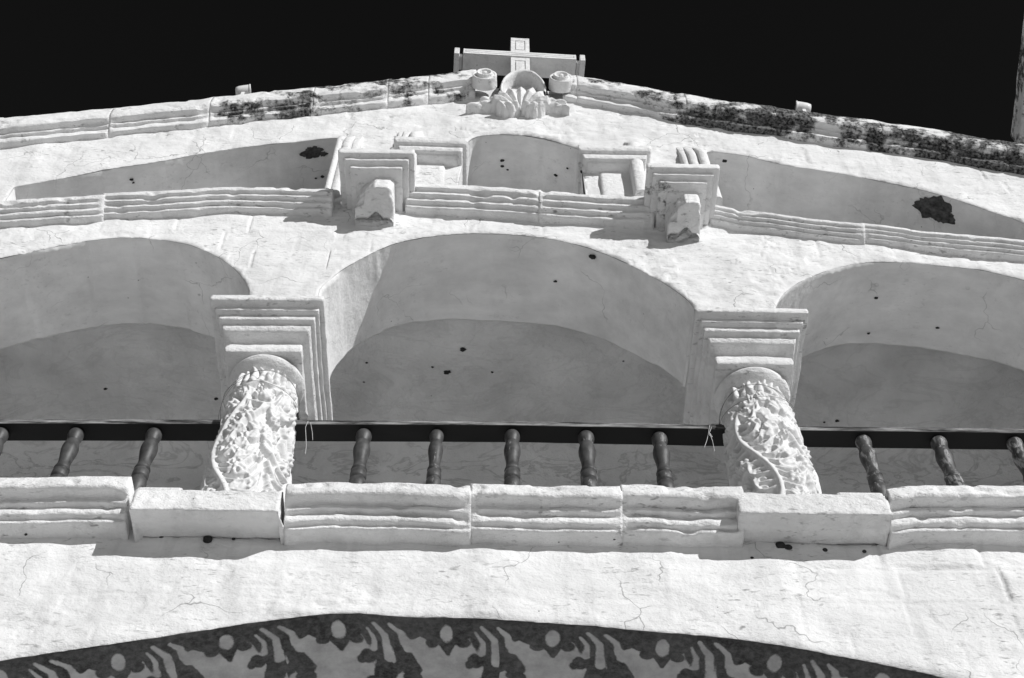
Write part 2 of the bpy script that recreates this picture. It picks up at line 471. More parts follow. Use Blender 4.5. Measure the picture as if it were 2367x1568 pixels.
# ---- mouldings swept along the wall
def prof_img(xref, lst, y0=0.0):
    z0 = None; out = []
    for p, iy in lst:
        z = P(xref, iy, y0 - p)[2]
        if z0 is None: z0 = z
        out.append((p, z - z0))
    out = np.array(out)
    for k in range(1, len(out)):
        out[k, 1] = min(out[k, 1], out[k - 1, 1] - 0.0015)
    return out
BLK = [0]
def moulding(name, nose, prof, mat, parent, seed, y0=0.0, amps=None, back=0.25, grime=None, end=0.03, step=0.014, wav=1.0):
    """nose: world polyline (x, ., z) of the foremost top edge; prof: [(p, dz)] from the top downwards"""
    BLK[0] += 1; prof = np.array(prof); prof[:, 0] += 0.0004 * (BLK[0] % 3) * (prof[:, 0] > 0.01)
    nose = np.array(nose, float); e0, e1 = nose[0] - nose[1], nose[-1] - nose[-2]
    nose = np.vstack([nose[0] + e0 / np.linalg.norm(e0) * 0.001, nose[1:-1], nose[-1] + e1 / np.linalg.norm(e1) * 0.001])
    path = resample(nose, step); n = len(path)
    pr = resample(prof, 0.009)
    full = np.vstack([[(-back, 0.012)], [(prof[0, 0] * 0.4, 0.008)], pr, [(-0.03, pr[-1, 1] - 0.004)]])
    d = np.minimum(np.arange(n), np.arange(n)[::-1]) * step
    s = np.ones(n)
    x = path[:, 0]
    wob = 0.006 * wav * vnoise(np.stack([x * 4, x * 0 + seed, x * 0], 1), seed) + 0.004 * wav * vnoise(np.stack([x * 11, x * 0 + seed, x * 0], 1), seed + 1)
    pp = np.where(full[:, 0] > 0, full[:, 0], 0)[None, :] * s[:, None] + np.where(full[:, 0] > 0, 0, full[:, 0])[None, :]
    p3 = np.stack([np.repeat(x[:, None], len(full), 1) * 6, np.repeat(full[None, :, 1], n, 0) * 14, 0 * pp + seed], -1)
    dj = np.maximum(0, d[:, None] + 0.045 * fbm(p3, 2, seed + 60))
    wj = 0.95 * np.exp(-(dj / 0.032) ** 2)
    soft = full.copy(); soft[2:-1] = smooth(full[2:-1], 60); soft[2:-1, 0] += 0.004
    sp_ = np.maximum(soft[:, 0], np.minimum(full[:, 0], 0))
    pp = pp * (1 - wj) + sp_[None] * wj
    dzz = full[None, :, 1] * (1 - wj) + soft[None, :, 1] * wj
    V = np.stack([np.repeat(x[:, None], len(full), 1), y0 - pp, path[:, 2][:, None] + dzz + wob[:, None]], -1)
    V = rough(V, amps or [(0.008, 5), (0.006, 14), (0.004, 34)], seed, aniso=(0.6, 1, 1))
    # wear notches along the noses
    nz = fbm(V * np.array([10, 8, 14]), 2, seed + 40)
    w = np.clip(nz - 0.30, 0, 0.3) / 0.3
    V[:, 2:-1, 1] += (0.016 * w * np.clip(pp / 0.1, 0, 1))[:, 2:-1]
    c0 = V[0].copy(); c1 = V[-1].copy()
    c0[:, 1] = np.maximum(c0[:, 1], y0 + 0.03); c1[:, 1] = np.maximum(c1[:, 1], y0 + 0.03)
    V = np.concatenate([c0[None], V, c1[None]], 0)
    attrs = None
    if grime is not None:
        attrs = {'grime': grime(V)}; mat = M_LICH
    return grid_obj(name, V, mat, parent, attrs=attrs)

# ---- balcony cornice
PN = 0.225
low_prof = prof_img(1190, [(.225, 1119), (.243, 1125), (.248, 1131), (.246, 1139), (.232, 1147), (.198, 1158), (.163, 1167), (.169, 1168), (.170, 1177), (.166, 1179), (.129, 1190), (.134, 1191), (.138, 1197), (.135, 1204),
                           (.124, 1209), (.097, 1216), (.101, 1217), (.101, 1224), (.090, 1228), (.058, 1237), (.028, 1246), (0.0, 1253)])
cornice = empty('balcony_cornice'); cornice.parent = facade
def low_sec(a, seed):
    return moulding('cornice_block', PL(a, -PN), low_prof, M_TRIM, cornice, seed)
low_sec([(-900, 1100), (-420, 1100)], 41)
low_sec([(-418, 1101), (0, 1104), (150, 1101), (304, 1104)], 41)
low_sec([(664, 1121), (757, 1114), (957, 1117), (1090, 1122)], 41)
low_sec([(1089, 1118), (1190, 1121), (1436, 1124)], 41)
low_sec([(1434, 1121), (1560, 1124), (1714, 1127)], 41)
low_sec([(2048, 1130), (2100, 1122), (2367, 1123), (2640, 1126)], 41)
low_sec([(2642, 1127), (3100, 1130)], 41)
def blob(name, c, r, seed, parent, mat):
    n, m = 12, 18; th = np.linspace(0.02, math.pi - 0.02, n)[:, None]; ph = np.linspace(0, 2 * math.pi, m, endpoint=False)[None]
    V = np.stack([np.sin(th) * np.cos(ph) * r[0], np.sin(th) * np.sin(ph) * r[1], np.cos(th) * r[2] + 0 * ph], -1)
    V = V * (1 + 0.35 * fbm(V * 25 + seed, 2, seed)[..., None]) + np.array(c)
    return grid_obj(name, V, mat, parent, wrap=True)
# ---- pedestal blocks under the columns
def wrap_block(name, x0, x1, yf, yb, prof, mat, parent, seed, nx=40, ny=16, amps=None, slope=0.0, rside=0.0, grime=None, fs=1.0):
    """stack of mouldings wrapped round three sides; prof: [(overhang, z)] from top to bottom"""
    prof = np.asarray(prof, float); pr = resample(prof, 0.008)
    rows = []
    pr = np.vstack([[(-0.10, pr[0, 1] + 0.004)], pr, [(-0.08, pr[-1, 1] - 0.003)]])
    yb_rng = yb if isinstance(yb, tuple) else (yb, yb); zlo, zhi = pr[-1, 1], pr[0, 1]
    for o, z in pr:
        o_r = o - rside * o; yb = yb_rng[0] + (yb_rng[1] - yb_rng[0]) * (z - zlo) / max(zhi - zlo, 1e-6)
        a = np.array([(x0 - o, yb), (x0 - o, yf - o * fs), (x1 + o_r, yf - o * fs), (x1 + o_r, yb)])
        seg = []
        for q, n in ((0, ny), (1, nx), (2, ny)):
            t = np.linspace(0, 1, n, endpoint=False)[:, None]; seg.append(a[q] + (a[q + 1] - a[q]) * t)
        seg.append(a[3:4]); s = np.vstack(seg)
        rows.append(np.column_stack([s, np.full(len(s), z) + slope * (s[:, 0] - (x0 + x1) / 2)]))
    V = np.array(rows)
    V = rough(V, amps or [(0.004, 5), (0.0028, 16), (0.0014, 40)], seed)
    n, m = V.shape[:2]
    F = grid_faces(n, m) + [tuple(range(m)), tuple(range((n - 1) * m, n * m))[::-1]]
    attrs = {'grime': grime(V).ravel()} if grime is not None else None
    if grime is not None: mat = M_LICH
    return mesh_obj(name, V.reshape(-1, 3), F, mat, parent, True, attrs)
def pedestal(xa, xb, itop, ifront, ibot, seed, extra):
    xm = (xa + xb) / 2
    p = 0.222
    zt = P(xm, itop, -p + 0.02)[2]; zf = P(xm, ifront, -p)[2]; zb = P(xm, ibot, 0)[2]
    x0 = P(xa, ifront, -p)[0]; x1 = P(xb, ifront, -p)[0]
    prof = [(-0.020, zt), (-0.006, zt - 0.010), (-0.002, (zt + zf) / 2), (0.002, zf + 0.006), (-0.003, zf - 0.002), (-0.03, zf + 0.000), (-0.09, zf - 0.004 + (zb - zf) * 0.2), (-0.15, zf + (zb - zf) * 0.5), (-0.222, zb)]
    # the hollow underside only recedes at the front: build the overhang mostly in depth
    pr = resample(np.array(prof), 0.008); rows = []
    for o, z in pr:
        side = 0.16 * o
        a = np.array([(x0 - side, 0.25), (x0 - side, -p - o), (x1 + side + extra * max(0, -o), -p - o), (x1 + side + extra * max(0, -o), 0.25)])
        seg = []
        for q, n in ((0, 14), (1, 46), (2, 14)):
            t = np.linspace(0, 1, n, endpoint=False)[:, None]; seg.append(a[q] + (a[q + 1] - a[q]) * t)
        seg.append(a[3:4]); s = np.vstack(seg)
        rows.append(np.column_stack([s, np.full(len(s), z)]))
    V = rough(np.array(rows), [(0.009, 4), (0.006, 13), (0.003, 36)], seed)
    V[:, :, 2] += 0.006 * vnoise(V * np.array([3, 0, 0]), seed)
    n, m = V.shape[:2]
    F = grid_faces(n, m) + [tuple(range(m)), tuple(range((n - 1) * m, n * m))[::-1]]
    return mesh_obj('pedestal_block', V.reshape(-1, 3), F, M_TRIM, facade)
pedestal(297, 642, 1137, 1179, 1244, 51, 0.35)
pedestal(1710, 2064, 1146, 1187, 1258, 52, 0.0)
z_floor = P(1190, 1140, -0.22)[2] - 0.03
box_obj('balcony_floor', (-6, 0.03, z_floor - 0.25), (6, 2.1, z_floor), M_TRIM, facade, 0.0)
for xa, xb, iy, s in ((318, 425, 1127, 1), (1932, 2040, 1139, 2)):         # low kerb pieces beside the columns
    a, b = P(xa, iy, -0.02), P(xb, iy, -0.02)
    box_obj('kerb_stone', (a[0], -0.03, z_floor - 0.02), (b[0], 0.12, a[2]), M_TRIM, facade, 0.02)

# ---- arches of the loggia: front edges, soffits
F_L = [(-640, 880), (-620, 830), (-560, 775), (-450, 722), (-300, 673), (-150, 632), (-60, 609), (0, 596), (50, 585), (100, 574), (150, 563), (210, 553), (270, 547), (330, 548), (380, 553), (430, 562), (470, 575), (510, 595), (540, 617), (560, 640), (572, 660), (576, 684)]
F_C = [(733, 690), (736, 667), (760, 645), (790, 622), (830, 598), (870, 578), (915, 560), (960, 550), (1010, 543), (1075, 538), (1150, 538), (1220, 543), (1290, 553), (1350, 568), (1400, 585), (1450, 606), (1500, 633), (1540, 655), (1575, 678), (1603, 704), (1607, 720)]
F_R = [(1792, 722), (1795, 703), (1813, 674), (1838, 655), (1878, 635), (1917, 621), (1956, 611), (2004, 604), (2096, 604), (2180, 612), (2264, 621), (2306, 630), (2367, 645), (2450, 668), (2540, 700), (2620, 740), (2690, 790), (2730, 840), (2745, 880)]
YB = 0.72
B_L = [(-560, 1100), (-500, 1030), (-400, 960), (-280, 905), (-140, 852), (-60, 826), (0, 808), (80, 785), (140, 770), (200, 758), (250, 750), (300, 745), (350, 748), (400, 755), (450, 765), (495, 775), (540, 800), (560, 840), (566, 880)]
B_C = [(752, 900), (760, 865), (780, 838), (800, 816), (850, 782), (900, 757), (950, 744), (1000, 738), (1040, 735), (1100, 738), (1160, 740), (1230, 745), (1290, 752), (1350, 765), (1410, 787), (1470, 815), (1520, 845), (1578, 888), (1590, 915)]
B_R = [(1600, 1010), (1650, 950), (1720, 895), (1780, 858), (1836, 832), (1883, 811), (1917, 800), (1956, 795), (2026, 792), (2096, 799), (2166, 809), (2236, 820), (2320, 840), (2367, 856), (2450, 885), (2540, 925), (2600, 965), (2640, 1010), (2650, 1040)]
edges = {}
for k, (f, b) in enumerate(((F_L, B_L), (F_C, B_C), (F_R, B_R))):
    fe = jitter_edge(PL(f), 0.012, 61 + k, 0.006)
    bq = smooth(resample(PL(b, YB), 0.04), 2)
    xb_ = fe[:, 0].copy()
    if k == 2:      # the right arch splays outwards to the rear on its left flank
        xb_ -= 0.42 * np.clip((fe[:, 0].min() + 1.1 - fe[:, 0]) / 0.9, 0, 1)
    be = np.column_stack([xb_, np.full(len(fe), YB), np.interp(xb_, bq[:, 0], bq[:, 2])])
    be[:, 2] += 0.006 * fbm(be * 8, 2, 70 + k)
    t = np.linspace(0, 1, 44)
    V = fe[:, None, :] * (1 - t)[None, :, None] + be[:, None, :] * t[None, :, None]
    V[:, :, 1] = 0.012 + (YB - 0.012) * t[None, :]
    V = rough(V, [(0.010, 2.2), (0.005, 7), (0.0015, 28)], 80 + k, aniso=(1.5, 0.6, 1))
    arc = np.r_[0, np.cumsum(np.linalg.norm(np.diff(fe, axis=0), axis=1))][:, None] + 0.02 * fbm(V * 3, 2, 77)
    vid = np.floor(arc / 0.37); fr = arc / 0.37 - vid; soft = np.clip(np.minimum(fr, 1 - fr) * 0.37 / 0.035, 0, 1)
    step_ = 0.012 * _hash(vid.astype(np.int64), vid.astype(np.int64) * 0 + k, vid.astype(np.int64) * 0, 4) * soft - 0.005 * (1 - soft)
    V = V + normals(V) * step_[..., None]
    V[:, 0] = fe; V[:, 0, 1] = 0.012
    edges[k] = fe
    grid_obj('arch_soffit', V, M_SOFF, facade)
    # rear arris folding up into the loggia
    W = V[:, -1:, :].repeat(3, 1); W[:, 1, 1] += 0.02; W[:, 1, 2] += 0.02; W[:, 2, 1] += 0.03; W[:, 2, 2] += 0.3
    grid_obj('arch_rear_edge', W, M_SOFF, facade)

# ---- upper cornice lines
PU = 0.165
U_L = [(-1100, 530), (-500, 500), (-200, 480), (0, 466), (120, 459), (244, 450)]
U_L2 = [(238, 447), (350, 442), (468, 435), (558, 433), (640, 433), (770, 438)]
U_M = [(940, 423), (1100, 431), (1250, 440)]
U_M2 = [(1246, 441), (1360, 447), (1510, 456)]
U_R = [(1640, 472), (1692, 480), (1830, 500), (1996, 517)]
U_R2 = [(1989, 515), (2110, 530), (2215, 541), (2367, 556), (2700, 582), (3100, 604)]
up_prof = prof_img(1190, [(.165, 432), (.172, 435), (.169, 440), (.134, 450), (.139, 451), (.138, 455), (.099, 466), (.104, 467), (.103, 471), (.061, 483), (.066, 484), (.065, 487), (.03, 496), (0.0, 502)])
upc = empty('upper_cornice'); upc.parent = facade
for k, a in enumerate((U_L, U_L2, U_M, U_M2, U_R, U_R2)):
    moulding('cornice_block', PL(a, -PU * (.86, .86, 1, 1, .66, .62)[k]) , up_prof * (.86, .86, 1, 1, .66, .62)[k], M_TRIM, upc, 110, back=0.03, wav=1.6,
             amps=[(0.009, 4), (0.006, 12), (0.003, 34)], step=0.018)
U_all = np.vstack([PL(a, -PU * f) for a, f in ((U_L, .86), (U_L2, .86), (U_M, 1), (U_M2, 1), (U_R, .66), (U_R2, .62))]); U_all = U_all[np.argsort(U_all[:, 0])]
def z_up(x, d=-0.10): return np.interp(x, U_all[:, 0], U_all[:, 2]) + d

# spandrel wall
zi_L = P(612, 684, -0.23)[2] - 0.02; zi_R = P(1725, 712, -0.23)[2] - 0.02
eL, eC, eR = edges[0], edges[1], edges[2]
def mono(e): e = e.copy(); e[:, 0] = np.maximum.accumulate(e[:, 0]); return e
bot = np.vstack([[(XL - 0.6, 0, eL[0, 2])], mono(eL), resample(np.array([[eL[:, 0].max() + 0.001, 0, zi_L], [eC[0, 0] - 0.001, 0, zi_L]]), 0.02), mono(eC),
                 resample(np.array([[eC[:, 0].max() + 0.001, 0, zi_R], [eR[0, 0] - 0.001, 0, zi_R]]), 0.02), mono(eR), [(XR + 0.6, 0, eR[-1, 2])]])
bot[:, 0] = np.maximum.accumulate(bot[:, 0])
wall_between('spandrel_wall', bot[:, [0, 2]], lambda x: z_up(x, -0.04), M_WALL, 22, 85)

# ---- loggia interior: coved ceiling and painted back wall
yb, zc = 1.95, P(1075, 538, 0)[2] + 0.05
cs = [(YB + 0.02, zc)] + [(yy_, zc) for yy_ in np.linspace(YB + 0.1, yb - 0.5, 16)]
cs += [(yb - 0.5 + 0.5 * math.sin(a), zc - 0.5 + 0.5 * math.cos(a)) for a in np.linspace(0.1, math.pi / 2, 12)]
cs += [(yb, z) for z in np.linspace(zc - 0.55, z_floor - 0.05, 40)]
cs = np.array(cs); xs = np.linspace(-6, 6, 160)
V = np.stack([np.repeat(xs[:, None], len(cs), 1), np.repeat(cs[None, :, 0], 160, 0), np.repeat(cs[None, :, 1], 160, 0)], -1)
V = rough(V, [(0.04, 1.2), (0.02, 4)], 91)
grid_obj('loggia_vault', V, M_MARB, facade)
for s in (-1, 1): box_obj('loggia_end_wall', (s * 5.2 - 0.1, 0.64, z_floor), (s * 5.2 + 0.1, yb, zc + 0.1), M_SOFF, facade, 0.0)

# ---- imposts over the columns
YAX = 0.20; CORE = 0.228
IMP = [(.120, 684), (.126, 689), (.124, 694), (.088, 712), (.092, 713), (.091, 718), (.065, 730), (.069, 731), (.068, 739), (.042, 752), (.045, 753), (.044, 757), (.036, 766), (.012, 780), (-.008, 792), (-.014, 797),
       (.006, 800), (.010, 806), (.006, 814), (-.03, 826)]
imp_z = []
for o, iy in IMP:
    z = P(612, iy, YAX - CORE - o * 1.7)[2]; imp_z.append(z if not imp_z else min(z, imp_z[-1] - 0.0015))
imp_prof = np.array([(o, z) for (o, _), z in zip(IMP, imp_z)])
IMP_H = imp_prof[0, 1] - imp_prof[-1, 1]
def impost(xc, z_top, seed, slope, parent):
    pr = imp_prof.copy(); pr[:, 1] += z_top - pr[0, 1]
    return wrap_block('impost', xc - CORE, xc + CORE, YAX - CORE, (0.42, 0.84), pr, M_TRIM, parent, seed, 44, 40, [(0.005, 5), (0.004, 14), (0.002, 40)], slope, fs=1.7)

# ---- carved columns
def carve(seed, nth, nv, H, R):
    """relief height over (angle, height): winding stem, lobed leaves, fruit, a collar of petals at the top"""
    rnd = random.Random(seed)
    th = np.linspace(-math.pi, math.pi, nth, endpoint=False); v = np.linspace(0, H, nv)
    S = (th * R)[None, :] + 0 * v[:, None]; T = v[:, None] + 0 * th[None, :]
    Hh = np.zeros_like(S); C = 2 * math.pi * R
    def wrapd(s, c): return (s - c + C / 2) % C - C / 2
    def ridge(p0, p1, w0, w1, h, curve=0.0):
        nonlocal Hh
        n = 6; q = []
        dx, dy = p1[0] - p0[0], p1[1] - p0[1]
        for i in range(n):
            t = i / (n - 1); b = curve * math.sin(math.pi * t)
            q.append((p0[0] + dx * t - dy * b, p0[1] + dy * t + dx * b))
        lo, hi = min(a[1] for a in q) - 0.06, max(a[1] for a in q) + 0.06
        sel = (v > lo) & (v < hi)
        if not sel.any(): return
        s_ = S[sel]; t_ = T[sel]; best = np.zeros_like(s_)
        for i in range(n - 1):
            a, b = q[i], q[i + 1]
            px = wrapd(s_, a[0]); py = t_ - a[1]; ex, ey = b[0] - a[0], b[1] - a[1]
            k = np.clip((px * ex + py * ey) / (ex * ex + ey * ey + 1e-12), 0, 1)
            d = np.hypot(px - k * ex, py - k * ey)
            w = w0 + (w1 - w0) * (i + k) / (n - 1)
            f = np.clip(1 - (d / w) ** 2, 0, None) ** 0.6
            best = np.maximum(best, f * (w / max(w0, w1)) ** 0.3)
        Hh[sel] = np.maximum(Hh[sel], best * h)
    def leaf(c, ang, size, h):
        nf = rnd.choice((7, 8, 9))
        for i in range(nf):
            u = (i - (nf - 1) / 2) / ((nf - 1) / 2)
            a = ang + u * 1.05; l = size * (1 - 0.45 * abs(u)) * rnd.uniform(0.85, 1.1)
            st = (c[0] + math.cos(ang) * size * 0.25 * (1 - abs(u)), c[1] + math.sin(ang) * size * 0.25 * (1 - abs(u)))
            ridge(st, (st[0] + math.cos(a) * l, st[1] + math.sin(a) * l), 0.008, 0.0135, h * rnd.uniform(0.75, 1.15), 0.30 * u)
    # broad ribbons winding up the shaft, combed fronds sweeping off both sides
    for k, k0 in enumerate((0.02, C / 3, 2 * C / 3)):
        path = lambda t: k0 + 0.085 * math.sin(t * 5.4 + k * 2.1 + seed)
        ts = np.arange(0.0, H - 0.34, 0.03)
        for i, t in enumerate(ts):
            p = (path(t), t); slope = math.cos(t * 5.4 + k * 2.1 + seed)
            for sd in ((-1, 1)[i % 2],):
                l = 0.150 + 0.045 * math.sin(t * 9 + sd + seed) + rnd.uniform(-0.012, 0.012)
                lift = 0.075 + 0.055 * math.sin(t * 4 + k) * sd + rnd.uniform(-0.012, 0.012)
                ridge(p, (p[0] + sd * l, p[1] + lift), 0.010, 0.0155, 0.036 + 0.010 * (i % 4 < 2), sd * -0.42)
                q_ = (p[0] + sd * l * 0.55, p[1] + lift * 0.25)
                ridge(q_, (q_[0] + sd * 0.045, q_[1] - 0.028), 0.008, 0.014, 0.038, sd * 0.4)
            if i: ridge((path(t - 0.03), t - 0.03), p, 0.022, 0.022, 0.048)
        for t in np.arange(0.10, H - 0.34, 0.17):      # rosettes where the ribbon turns
            c = (path(t) + 0.10 * (1 if int(t * 8) % 2 else -1), t)
            for q in range(6):
                a_ = q * math.pi / 3 + t
                ridge((c[0] + 0.008 * math.cos(a_), c[1] + 0.008 * math.sin(a_)), (c[0] + 0.034 * math.cos(a_), c[1] + 0.034 * math.sin(a_)), 0.011, 0.018, 0.052)
            ridge(c, (c[0] + 0.003, c[1] + 0.003), 0.014, 0.014, 0.060)
    for _ in range(420):                                  # leaves and fruit fill whatever ground is left bare
        c = (rnd.uniform(-C / 2, C / 2), rnd.uniform(0.02, H - 0.24))
        near = (np.abs(wrapd(S, c[0])) < 0.026) & (np.abs(T - c[1]) < 0.026)
        if Hh[near].mean() < 0.013:
            if rnd.random() < 0.72: leaf((c[0] - 0.02, c[1] - 0.02), rnd.uniform(0.4, 2.6), rnd.uniform(0.06, 0.085), rnd.uniform(0.034, 0.046))
            else:
                for q in range(5):
                    a_ = q * 1.257 + c[1] * 9; ridge((c[0] + 0.017 * math.cos(a_), c[1] + 0.017 * math.sin(a_)), (c[0] + 0.020 * math.cos(a_), c[1] + 0.020 * math.sin(a_)), 0.013, 0.013, 0.044)
    # masks under the collar: brow, cheeks, nose
    for k0 in (0.0, C / 3, 2 * C / 3):
        c = (k0 - C / 12, H - 0.30)
        ridge((c[0] - 0.05, c[1] + 0.05), (c[0] + 0.05, c[1] + 0.05), 0.03, 0.03, 0.034, 0.25)
        ridge((c[0], c[1] + 0.04), (c[0], c[1] - 0.05), 0.018, 0.026, 0.044)
        for sd in (-1, 1):
            ridge((c[0] + sd * 0.045, c[1] - 0.01), (c[0] + sd * 0.05, c[1] - 0.05), 0.028, 0.024, 0.034)
            ridge((c[0] + sd * 0.08, c[1] + 0.06), (c[0] + sd * 0.15, c[1] - 0.04), 0.024, 0.016, 0.034, sd * 0.3)
        ridge((c[0] - 0.06, c[1] - 0.085), (c[0] + 0.06, c[1] - 0.085), 0.02, 0.02, 0.026, -0.2)
    # garlands and collar of petals
    for i in range(24):
        a0 = i / 24 * C; tip = H - rnd.uniform(0.03, 0.06)
        ridge((a0, H - 0.16), (a0 + rnd.uniform(-0.02, 0.02), tip), 0.030, 0.016, 0.036 + 0.008 * (i % 2), rnd.uniform(-0.2, 0.2))
    for i in range(8):
        a0 = i / 8 * C; ridge((a0, H - 0.18), (a0 + C / 8, H - 0.18), 0.018, 0.018, 0.036, -0.22)
    for _ in range(1):          # coats of limewash soften the edges
        Hh = (np.roll(Hh, 1, 1) + 2 * Hh + np.roll(Hh, -1, 1)) / 4
        Hh[1:-1] = (Hh[:-2] + 2 * Hh[1:-1] + Hh[2:]) / 4
    cyl = np.stack([np.cos(S / R) * R, np.sin(S / R) * R, T], -1)
    Hh += 0.006 * fbm(cyl * 9, 2, seed + 1) + 0.003 * fbm(cyl * 26, 2, seed)
    return th, v, Hh
def column(top, bot, ztop, rtop, rmid, rbot, seed, parent):
    c = empty('column'); c.parent = parent
    H = ztop - z_floor; nth, nv = 300, 260
    th, v, Hh = carve(seed, nth, nv, H, 0.21)
    k = v / H
    r = np.interp(k, [0, 0.45, 1.0], [rbot, rmid, rtop]) ; r = smooth(r[:, None], 60)[:, 0]
    r = r[:, None] - 0.030 + Hh * 1.1
    ax = bot + (top - bot) * k
    V = np.stack([ax[:, None] + r * np.cos(th)[None, :], YAX + r * np.sin(th)[None, :], z_floor + v[:, None] + 0 * r], -1)
    grid_obj('shaft', V, M_CARV, c, wrap=True)
    # smooth astragal ring between shaft and impost
    pr = [(rtop - 0.03, ztop - 0.03), (rtop + 0.010, ztop - 0.012), (rtop + 0.034, ztop + 0.004), (rtop + 0.046, ztop + 0.026), (rtop + 0.036, ztop + 0.048), (rtop + 0.012, ztop + 0.058), (rtop + 0.020, ztop + 0.068),
          (rtop + 0.020, ztop + 0.085), (rtop, ztop + 0.14)]
    pr = resample(np.array(pr), 0.008); a = np.linspace(0, 2 * math.pi, 72, endpoint=False)
    V = np.stack([top + pr[:, 0][:, None] * np.cos(a)[None], YAX + pr[:, 0][:, None] * np.sin(a)[None], np.repeat(pr[:, 1][:, None], 72, 1)], -1)
    grid_obj('astragal', rough(V, [(0.002, 8), (0.001, 30)], seed, True), M_TRIM, c, wrap=True)
    return c
zit_L = P(612, 684, -0.23)[2]; zit_R = P(1725, 712, -0.23)[2]
xL_top, xR_top = P(617, 800, 0.0)[0], P(1739, 828, 0.0)[0]
zc_L = zit_L - IMP_H - 0.055; zc_R = zit_R - IMP_H - 0.055
col_L = column(xL_top + 0.005, P(571, 1140, YAX)[0], zc_L, 0.190, 0.225, 0.235, 3, facade)
col_R = column(xR_top, P(1793, 1140, YAX)[0], zc_R, 0.190, 0.232, 0.215, 8, facade)
impost(xL_top - 0.005, zit_L, 131, 0.008, col_L)
impost(xR_top - 0.005, zit_R, 132, -0.01, col_R)
# wires wound round the collars
for c, xt, z0, sd in ((col_L, xL_top, zc_L - 0.22, 1), (col_R, xR_top, zc_R - 0.24, 2)):
    for q, (tilt, dz) in enumerate(((0.10, 0.0), (-0.06, 0.03), (0.16, -0.05))):
        a = np.linspace(0, 2 * math.pi, 60); r = 0.232
        tube('tie_wire', np.stack([xt + r * np.cos(a), YAX + r * np.sin(a), z0 + dz + tilt * np.cos(a + sd)], 1), 0.0014, M_WIRE, c, 5)

# ---- upper wall with the three recesses
N_L = [(-12, 500), (-12, 440), (23, 432), (60, 424), (137, 412), (252, 389), (360, 373), (439, 358), (504, 346), (612, 333), (786, 315), (787, 470)]
N_C = [(1050, 470), (1078, 332), (1084, 322), (1095, 316), (1117, 311), (1162, 309), (1207, 311), (1255, 319), (1297, 330), (1340, 343), (1352, 480)]
N_R = [(1640, 500), (1632, 347), (1711, 355), (1807, 379), (1927, 396), (1999, 410), (2119, 434), (2191, 453), (2263, 477), (2335, 501), (2430, 540), (2520, 585), (2540, 640)]
R_L = [(-900, 372), (-500, 330), (-200, 297), (0, 275), (144, 260), (288, 247), (432, 232), (540, 222), (612, 213), (720, 203), (852, 189), (983, 175), (1100, 162)]
R_R = [(1300, 171), (1322, 175), (1471, 199), (1639, 228), (1831, 254), (1975, 273), (2143, 296), (2263, 317), (2367, 334), (2600, 372), (2900, 420), (3200, 470)]
PR = 0.12
rake_all = np.vstack([PL(R_L, -PR), PL(R_R, -PR)])
def z_rake(x, d): return np.interp(x, rake_all[:, 0], rake_all[:, 2]) + d
niche_e = []
for k, n_ in enumerate((N_L, N_C, N_R)):
    niche_e.append(mono(jitter_edge(PL(n_), 0.014, 140 + k, 0.006)))
def drop(e, first):     # recess edges run down behind the cornice
    x = e[0, 0] if first else e[-1, 0]
    return [(x, 0, z_up(np.array([x]), -0.15)[0])]
segs = [np.array([[XL - 0.6, 0, z_up(np.array([XL - 0.6]), -0.15)[0]]])]
for e in niche_e:
    segs += [np.array(drop(e, True)), e, np.array(drop(e, False))]
segs += [np.array([[XR + 0.6, 0, z_up(np.array([XR + 0.6]), -0.15)[0]]])]
b2 = [segs[0]]
for s in segs[1:]:
    a = b2[-1][-1]; b = s[0]
    if np.linalg.norm(a - b) > 0.03: b2.append(resample(np.array([a, b]), 0.02)[1:-1])
    b2.append(s)
b2 = np.vstack(b2); b2[:, 0] = np.maximum.accumulate(b2[:, 0])
wall_between('gable_wall', b2[:, [0, 2]], lambda x: z_rake(x, -0.10), M_WALL, 23, 95)
for k, e in enumerate(niche_e):
    yy = np.r_[0.012, np.linspace(0.03, 0.62, 26)]
    V = np.repeat(e[:, None, :], len(yy), 1); V[:, :, 1] = yy[None]
    V = rough(V, [(0.008, 2.5), (0.003, 9)], 150 + k); V[:, 0] = e; V[:, 0, 1] = 0.012
    grid_obj('recess_soffit', V, M_SOFF, facade)
    zlo = z_up(e[:, 0], -0.15)
    t = np.linspace(0, 1, 12)
    W = np.stack([np.repeat(e[:, 0][:, None], 12, 1), np.full((len(e), 12), 0.61), e[:, 2][:, None] + (zlo - e[:, 2])[:, None] * t[None] + 0.02], -1)
    grid_obj('recess_back_wall', W, M_SOFF, facade)

xs = np.linspace(XL - 0.6, XR + 0.6, 80); zz = z_up(xs, -0.02)
V = np.stack([np.column_stack([xs, np.full(80, y), zz]) for y in (0.01, 0.3, 0.72)], 1)
grid_obj('sun_block_sill', V, M_DARK_SILL, facade)  # unseen sheet added to stop sun leaking down behind the spandrel

